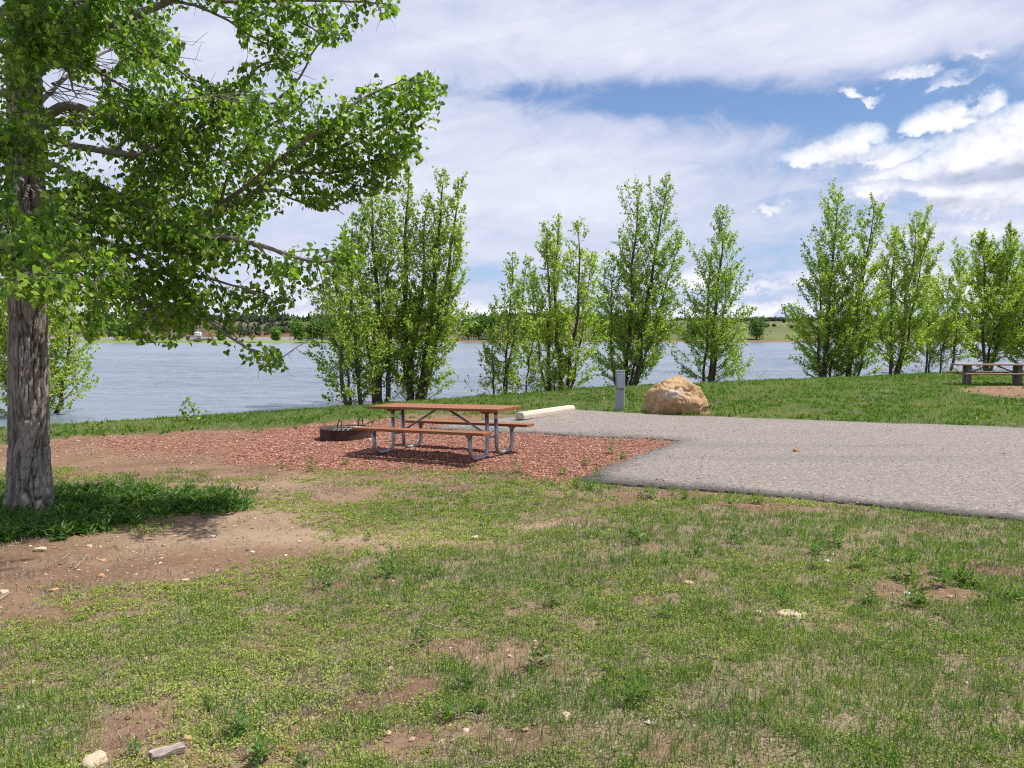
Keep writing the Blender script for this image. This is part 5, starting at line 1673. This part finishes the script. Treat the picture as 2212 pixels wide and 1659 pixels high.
# far ridge wood; its blue is air haze painted into the colour
n = 2500; pf = 1350 + RS.rand(n) * 640; df = 1500 + RS.rand(n) * 300; z = hill_z(pf, df)
hgt = 5 + 4 * RS.rand(n)
v, f_ = octas(np.stack([(pf - CX) / F * df, df, z + hgt * .4], 1), np.stack([hgt * .4, hgt * .4, hgt * .6], 1), .3)
link('distant_wood', npmesh('distant_wood', v, f_, np.repeat(RS.rand(n), 6)), leaf_mat('hazed_pine', [(0, (.05, .075, .085)), (1, (.09, .12, .13))], 0, .9), kind='stuff', label='haze-tinted bluish wood on the most distant ridge, right of centre', cat='pine wood')


def lump_mesh(name, h, w, seed, n=260, sz=.5, tree=False):
    pos = rnd_unit(n) * (RS.rand(n, 1) ** .4) * np.array([w / 2, w / 2, h / 2]) + np.array([0, 0, h * .55])
    k_ = 1 + .3 * np.sin(pos[:, 0] * 3 + seed) * np.cos(pos[:, 2] * 2)
    pos[:, :2] *= k_[:, None]
    d = rnd_unit(n); nr = norm(pos - np.array([0, 0, h * .3]) + rnd_unit(n) * .5)
    ln = sz * (.6 + .8 * RS.rand(n))
    v, f_ = kites(pos, np.cross(nr, d), nr, ln, ln * .9, .5)
    return npmesh(name, v, f_, np.repeat(RS.rand(n), 4))


JP = [lump_mesh('juniper', 2.6, 2.8, i, 150, .8) for i in range(3)]
for m_ in JP: m_.materials.append(PINE)
cnt = 0
while cnt < 120:
    if cnt < 85: pf_ = random.uniform(180, 1080); df_ = random.uniform(425, 600)
    else: pf_ = random.uniform(1390, 1780); df_ = random.uniform(400, 610)
    z_ = float(hill_z(np.array([pf_]), np.array([df_]))[0])
    o = link('juniper', JP[cnt % 3], None, None, label='dark round juniper dotted on the far left hillside' if cnt < 85 else 'small dark juniper on the grassy far hillside right of centre', cat='shrub', group='junipers on the left hills' if cnt < 85 else 'junipers on the grassy right hill')
    o.location = ((pf_ - CX) / F * df_, df_, z_ - .3); s_ = random.uniform(.6, 1.5) if cnt < 85 else random.uniform(.5, 1.0)
    o.scale = (s_, s_, s_ * random.uniform(.8, 1.3)); o.rotation_euler = (0, 0, random.random() * 6)
    cnt += 1

# far leafy trees, each its own crown and trunk
def far_tree(px, d, h, w, label, z0=.3, tint=0., n=1500, sz=.85):
    x_ = (px - CX) / F * d
    root = empty('shore_tree', (x_, d, z0), 0, label=label, cat='tree', group='leafy trees on the far shore')
    T_ = Tubes(); cs = []
    for k in range(5):
        a_2 = RS.rand() * 6.28; tp_ = np.array([math.cos(a_2) * w * .3, math.sin(a_2) * w * .3, h * (.7 + .25 * RS.rand())])
        T_.add(np.stack([np.array([0, 0, -.3]), tp_ * .4 + RS.normal(0, .1, 3), tp_]), [.16, .11, .04], 5)
        for q in (.35, .6, .85): cs.append(tp_ * q + np.array([0, 0, 0]))
    link('trunk', T_.mesh('trunk'), BARK2, root)
    cs = np.array(cs); pick = RS.randint(0, len(cs), n)
    pos = cs[pick] + RS.normal(0, 1, (n, 3)) * np.array([w * .17, w * .17, h * .13])
    pos = pos[(pos[:, 2] > .3)]; n = len(pos)
    nr = rnd_unit(n); nr[:, 2] = np.abs(nr[:, 2]); ln = sz * (.5 + .8 * RS.rand(n))
    v, f_ = kites(pos, rnd_unit(n), nr, ln, ln * .8, .5)
    link('crown', npmesh('crown', v, f_, np.repeat(np.clip(RS.rand(n) * .9 + tint, 0, 1), 4)), LEAF_FAR, root)


for a_ in [
    (648, 312, 8.5, 7.0, 'bright green bushy tree on the far shore, left of the shore poplars', .3, .15),
    (672, 314, 9.0, 6.5, 'taller bright tree just right of the bushy one on the far shore', .3, .1),
    (697, 316, 10.0, 6.5, 'darker tree on the far shore touching the shore poplars', .3, -.1),
    (597, 305, 5.2, 3.4, 'lone small bright tree on the far spit, right of the trailer', .3, .25),
    (478, 305, 4.2, 3.0, 'tiny bright tree on the far spit beside the trailer', .3, .2),
    (268, 308, 10, 8, 'tree on the far spit seen under the cottonwood branches at left', .3, .1),
    (295, 309, 8, 5, 'narrower tree next to it on the far spit at left', .3, 0.),
    (205, 306, 6, 6, 'low grey-green tree on the far spit near the cottonwood trunk', .3, -.1),
    (1012, 350, 12.5, 9, 'leafy tree on the far shore, just right of the broad clump', .6, .0),
    (1035, 352, 13.0, 9, 'tallest leafy tree of the far shore group right of the broad clump', .6, .1),
    (1062, 354, 12, 8, 'rightmost leafy tree of the far shore group, by thin bare stems', .6, -.1),
    (1130, 356, 12, 12, 'tree on the far shore behind the slim young poplar', .6, -.1),
    (1180, 356, 13, 12, 'far tree behind the bright broad poplar, left part', .6, -.1),
    (1290, 356, 12, 12, 'far tree seen between the bright poplar and the twin-topped one', .6, -.1),
    (1345, 354, 13, 12, 'far tree behind the base of the twin-topped poplar', .6, -.05),
    (1395, 352, 13.5, 12, 'far bushy tree at the right of the twin-topped poplar', .6, .05),
    (1425, 351, 9, 7, 'smaller far tree ending the group right of the twin-topped poplar', .6, .05),
    (1500, 352, 10, 9, 'far tree left of the narrow pointed poplar', .6, 0.),
    (1634, 350, 10.8, 9, 'round dark green tree alone on the far shore, right of the pointed poplar', .6, -.1, 1400),
    (1900, 356, 12, 14, 'far tree behind the right-hand poplar group, left part', .6, -.1),
    (2020, 358, 12, 14, 'far tree behind the right-hand poplar group, right part', .6, -.1),
    (860, 352, 9, 10, 'far tree glimpsed through the broad poplar clump', .6, 0.),
    (930, 352, 8, 8, 'low far tree glimpsed right of the broad clump trunk', .6, 0.),
]: far_tree(*a_)

# thin bare stems on the far shore
bs = empty('bare_thicket', ((1090 - CX) / F * 352, 352, .6), 0, label='thin bare stems of drowned saplings on the far shore right of the leafy group', cat='thicket')
T_ = Tubes()
for k in range(46):
    x_ = random.uniform(-4.5, 5); y_ = random.uniform(-2, 2); h_ = random.uniform(5, 10)
    T_.add([(x_, y_, -.4), (x_ + random.uniform(-.3, .3), y_, h_ * .5), (x_ + random.uniform(-.5, .5), y_, h_)], [.10, .08, .03], 4)
link('stems', T_.mesh('stems'), BARK2, bs)
pos = np.stack([RS.normal(0, 3, 500), RS.normal(0, 1.5, 500), 5 + RS.rand(500) * 5], 1)
v, f_ = kites(pos, rnd_unit(500), rnd_unit(500), np.full(500, .5), np.full(500, .4), .5)
link('crown', npmesh('crown', v, f_, np.repeat(RS.rand(500) * .5, 4)), LEAF_FAR, bs)

# white camping trailer on the spit
WHT = plain_mat('white_panel', (.80, .80, .80), .35, 0, .03, 1.0); DRK = plain_mat('tinted_glass', (.03, .035, .04), .15, 0, .1)
GRS = plain_mat('grey_stripe', (.30, .31, .34), .4, 0, .05)
D3 = 297.0
tr = empty('camping_trailer', ((429 - CX) / F * D3, D3, .45), math.radians(20), label='white camping trailer parked on the far spit across the lake', cat='trailer')
bm = bmesh.new(); vs = bm_box(bm, (0, 0, 1.95), (2.5, 7.2, 2.6), bevel=.12)
vs2 = bm_box(bm, (0, -3.9, 2.55), (2.45, 1.6, 1.4), bevel=.25)
bm_obj('body', bm, WHT, tr)
bm = bmesh.new(); bm_box(bm, (0, -4.66, 2.75), (1.7, .08, .5)); bm_obj('window', bm, DRK, tr)
bm = bmesh.new(); bm_box(bm, (1.27, .3, 2.25), (.04, 1.3, .7)); bm_obj('window', bm, DRK, tr)
bm = bmesh.new(); bm_box(bm, (-1.27, .3, 2.25), (.04, 1.3, .7)); bm_obj('window', bm, DRK, tr)
bm = bmesh.new(); bm_box(bm, (1.265, 0, 1.3), (.03, 6.8, .22)); bm_obj('stripe', bm, GRS, tr)
bm = bmesh.new(); bm_box(bm, (-1.265, 0, 1.3), (.03, 6.8, .22)); bm_obj('stripe', bm, GRS, tr)
bm = bmesh.new(); bm_box(bm, (1.28, 2.0, 1.75), (.03, .75, 1.9), bevel=.02); bm_obj('door', bm, plain_mat('door_panel', (.7, .7, .7), .4), tr)
bm = bmesh.new(); bm_box(bm, (0, .6, 3.35), (.8, .9, .28), bevel=.06); bm_obj('roof_unit', bm, WHT, tr)
for sx_ in (-1, 1):
    for y_ in (.8, 1.7):
        bm = bmesh.new(); bm_tube(bm, [(sx_ * 1.0, y_, .38), (sx_ * 1.25, y_, .38)], .38, 18); bm_obj('wheel', bm, DRK, tr)
tk = empty('pickup_truck', ((431 - CX) / F * (D3 - 7.5), D3 - 7.5, .4), math.radians(20), label='silver pickup truck standing in front of the white camping trailer', cat='truck')
SIL = plain_mat('silver_paint', (.45, .46, .48), .3, .3, .05)
bm = bmesh.new(); bm_box(bm, (0, 0, .95), (1.95, 5.4, .62), bevel=.12); bm_box(bm, (0, -.2, 1.5), (1.75, 2.2, .66), bevel=.2); bm_obj('body', bm, SIL, tk)
bm = bmesh.new(); bm_box(bm, (0, -1.32, 1.52), (1.5, .08, .42)); bm_obj('windscreen', bm, DRK, tk)
bm = bmesh.new(); bm_box(bm, (0, -2.72, .95), (1.3, .06, .34)); bm_obj('grille', bm, DRK, tk)
for sx_ in (-1, 1):
    bm = bmesh.new(); bm_box(bm, (sx_ * .8, -2.72, .98), (.26, .07, .2), bevel=.02); bm_obj('headlight', bm, WHT, tk)
    bm = bmesh.new(); bm_box(bm, (sx_ * .885, -.2, 1.52), (.03, 1.8, .36)); bm_obj('side_window', bm, DRK, tk)
    for y_ in (-1.7, 1.6):
        bm = bmesh.new(); bm_tube(bm, [(sx_ * .78, y_, .4), (sx_ * 1.0, y_, .4)], .4, 18); bm_obj('wheel', bm, DRK, tk)
# a picnic table and a post far away by the trailer
ft = empty('picnic_table', ((456 - CX) / F * 299, 299, .45), .3, label='tiny dark picnic table on the far spit beside the trailer', cat='picnic table')
planks('tabletop', POSTGREY, ft, [(-.2, .36), (.2, .36)], .78, .08, 2.2); planks('seat', POSTGREY, ft, [(-.62, .28)], .46, .06, 2.2); planks('seat', POSTGREY, ft, [(.62, .28)], .46, .06, 2.2)
for su in (-1, 1):
    bm = bmesh.new(); bm_box(bm, (su * .8, 0, .38), (.14, .2, .74)); bm_box(bm, (su * .8, 0, .38), (.1, 1.3, .1)); bm_obj('leg', bm, POSTGREY, ft)
print('objects', len(bpy.data.objects))
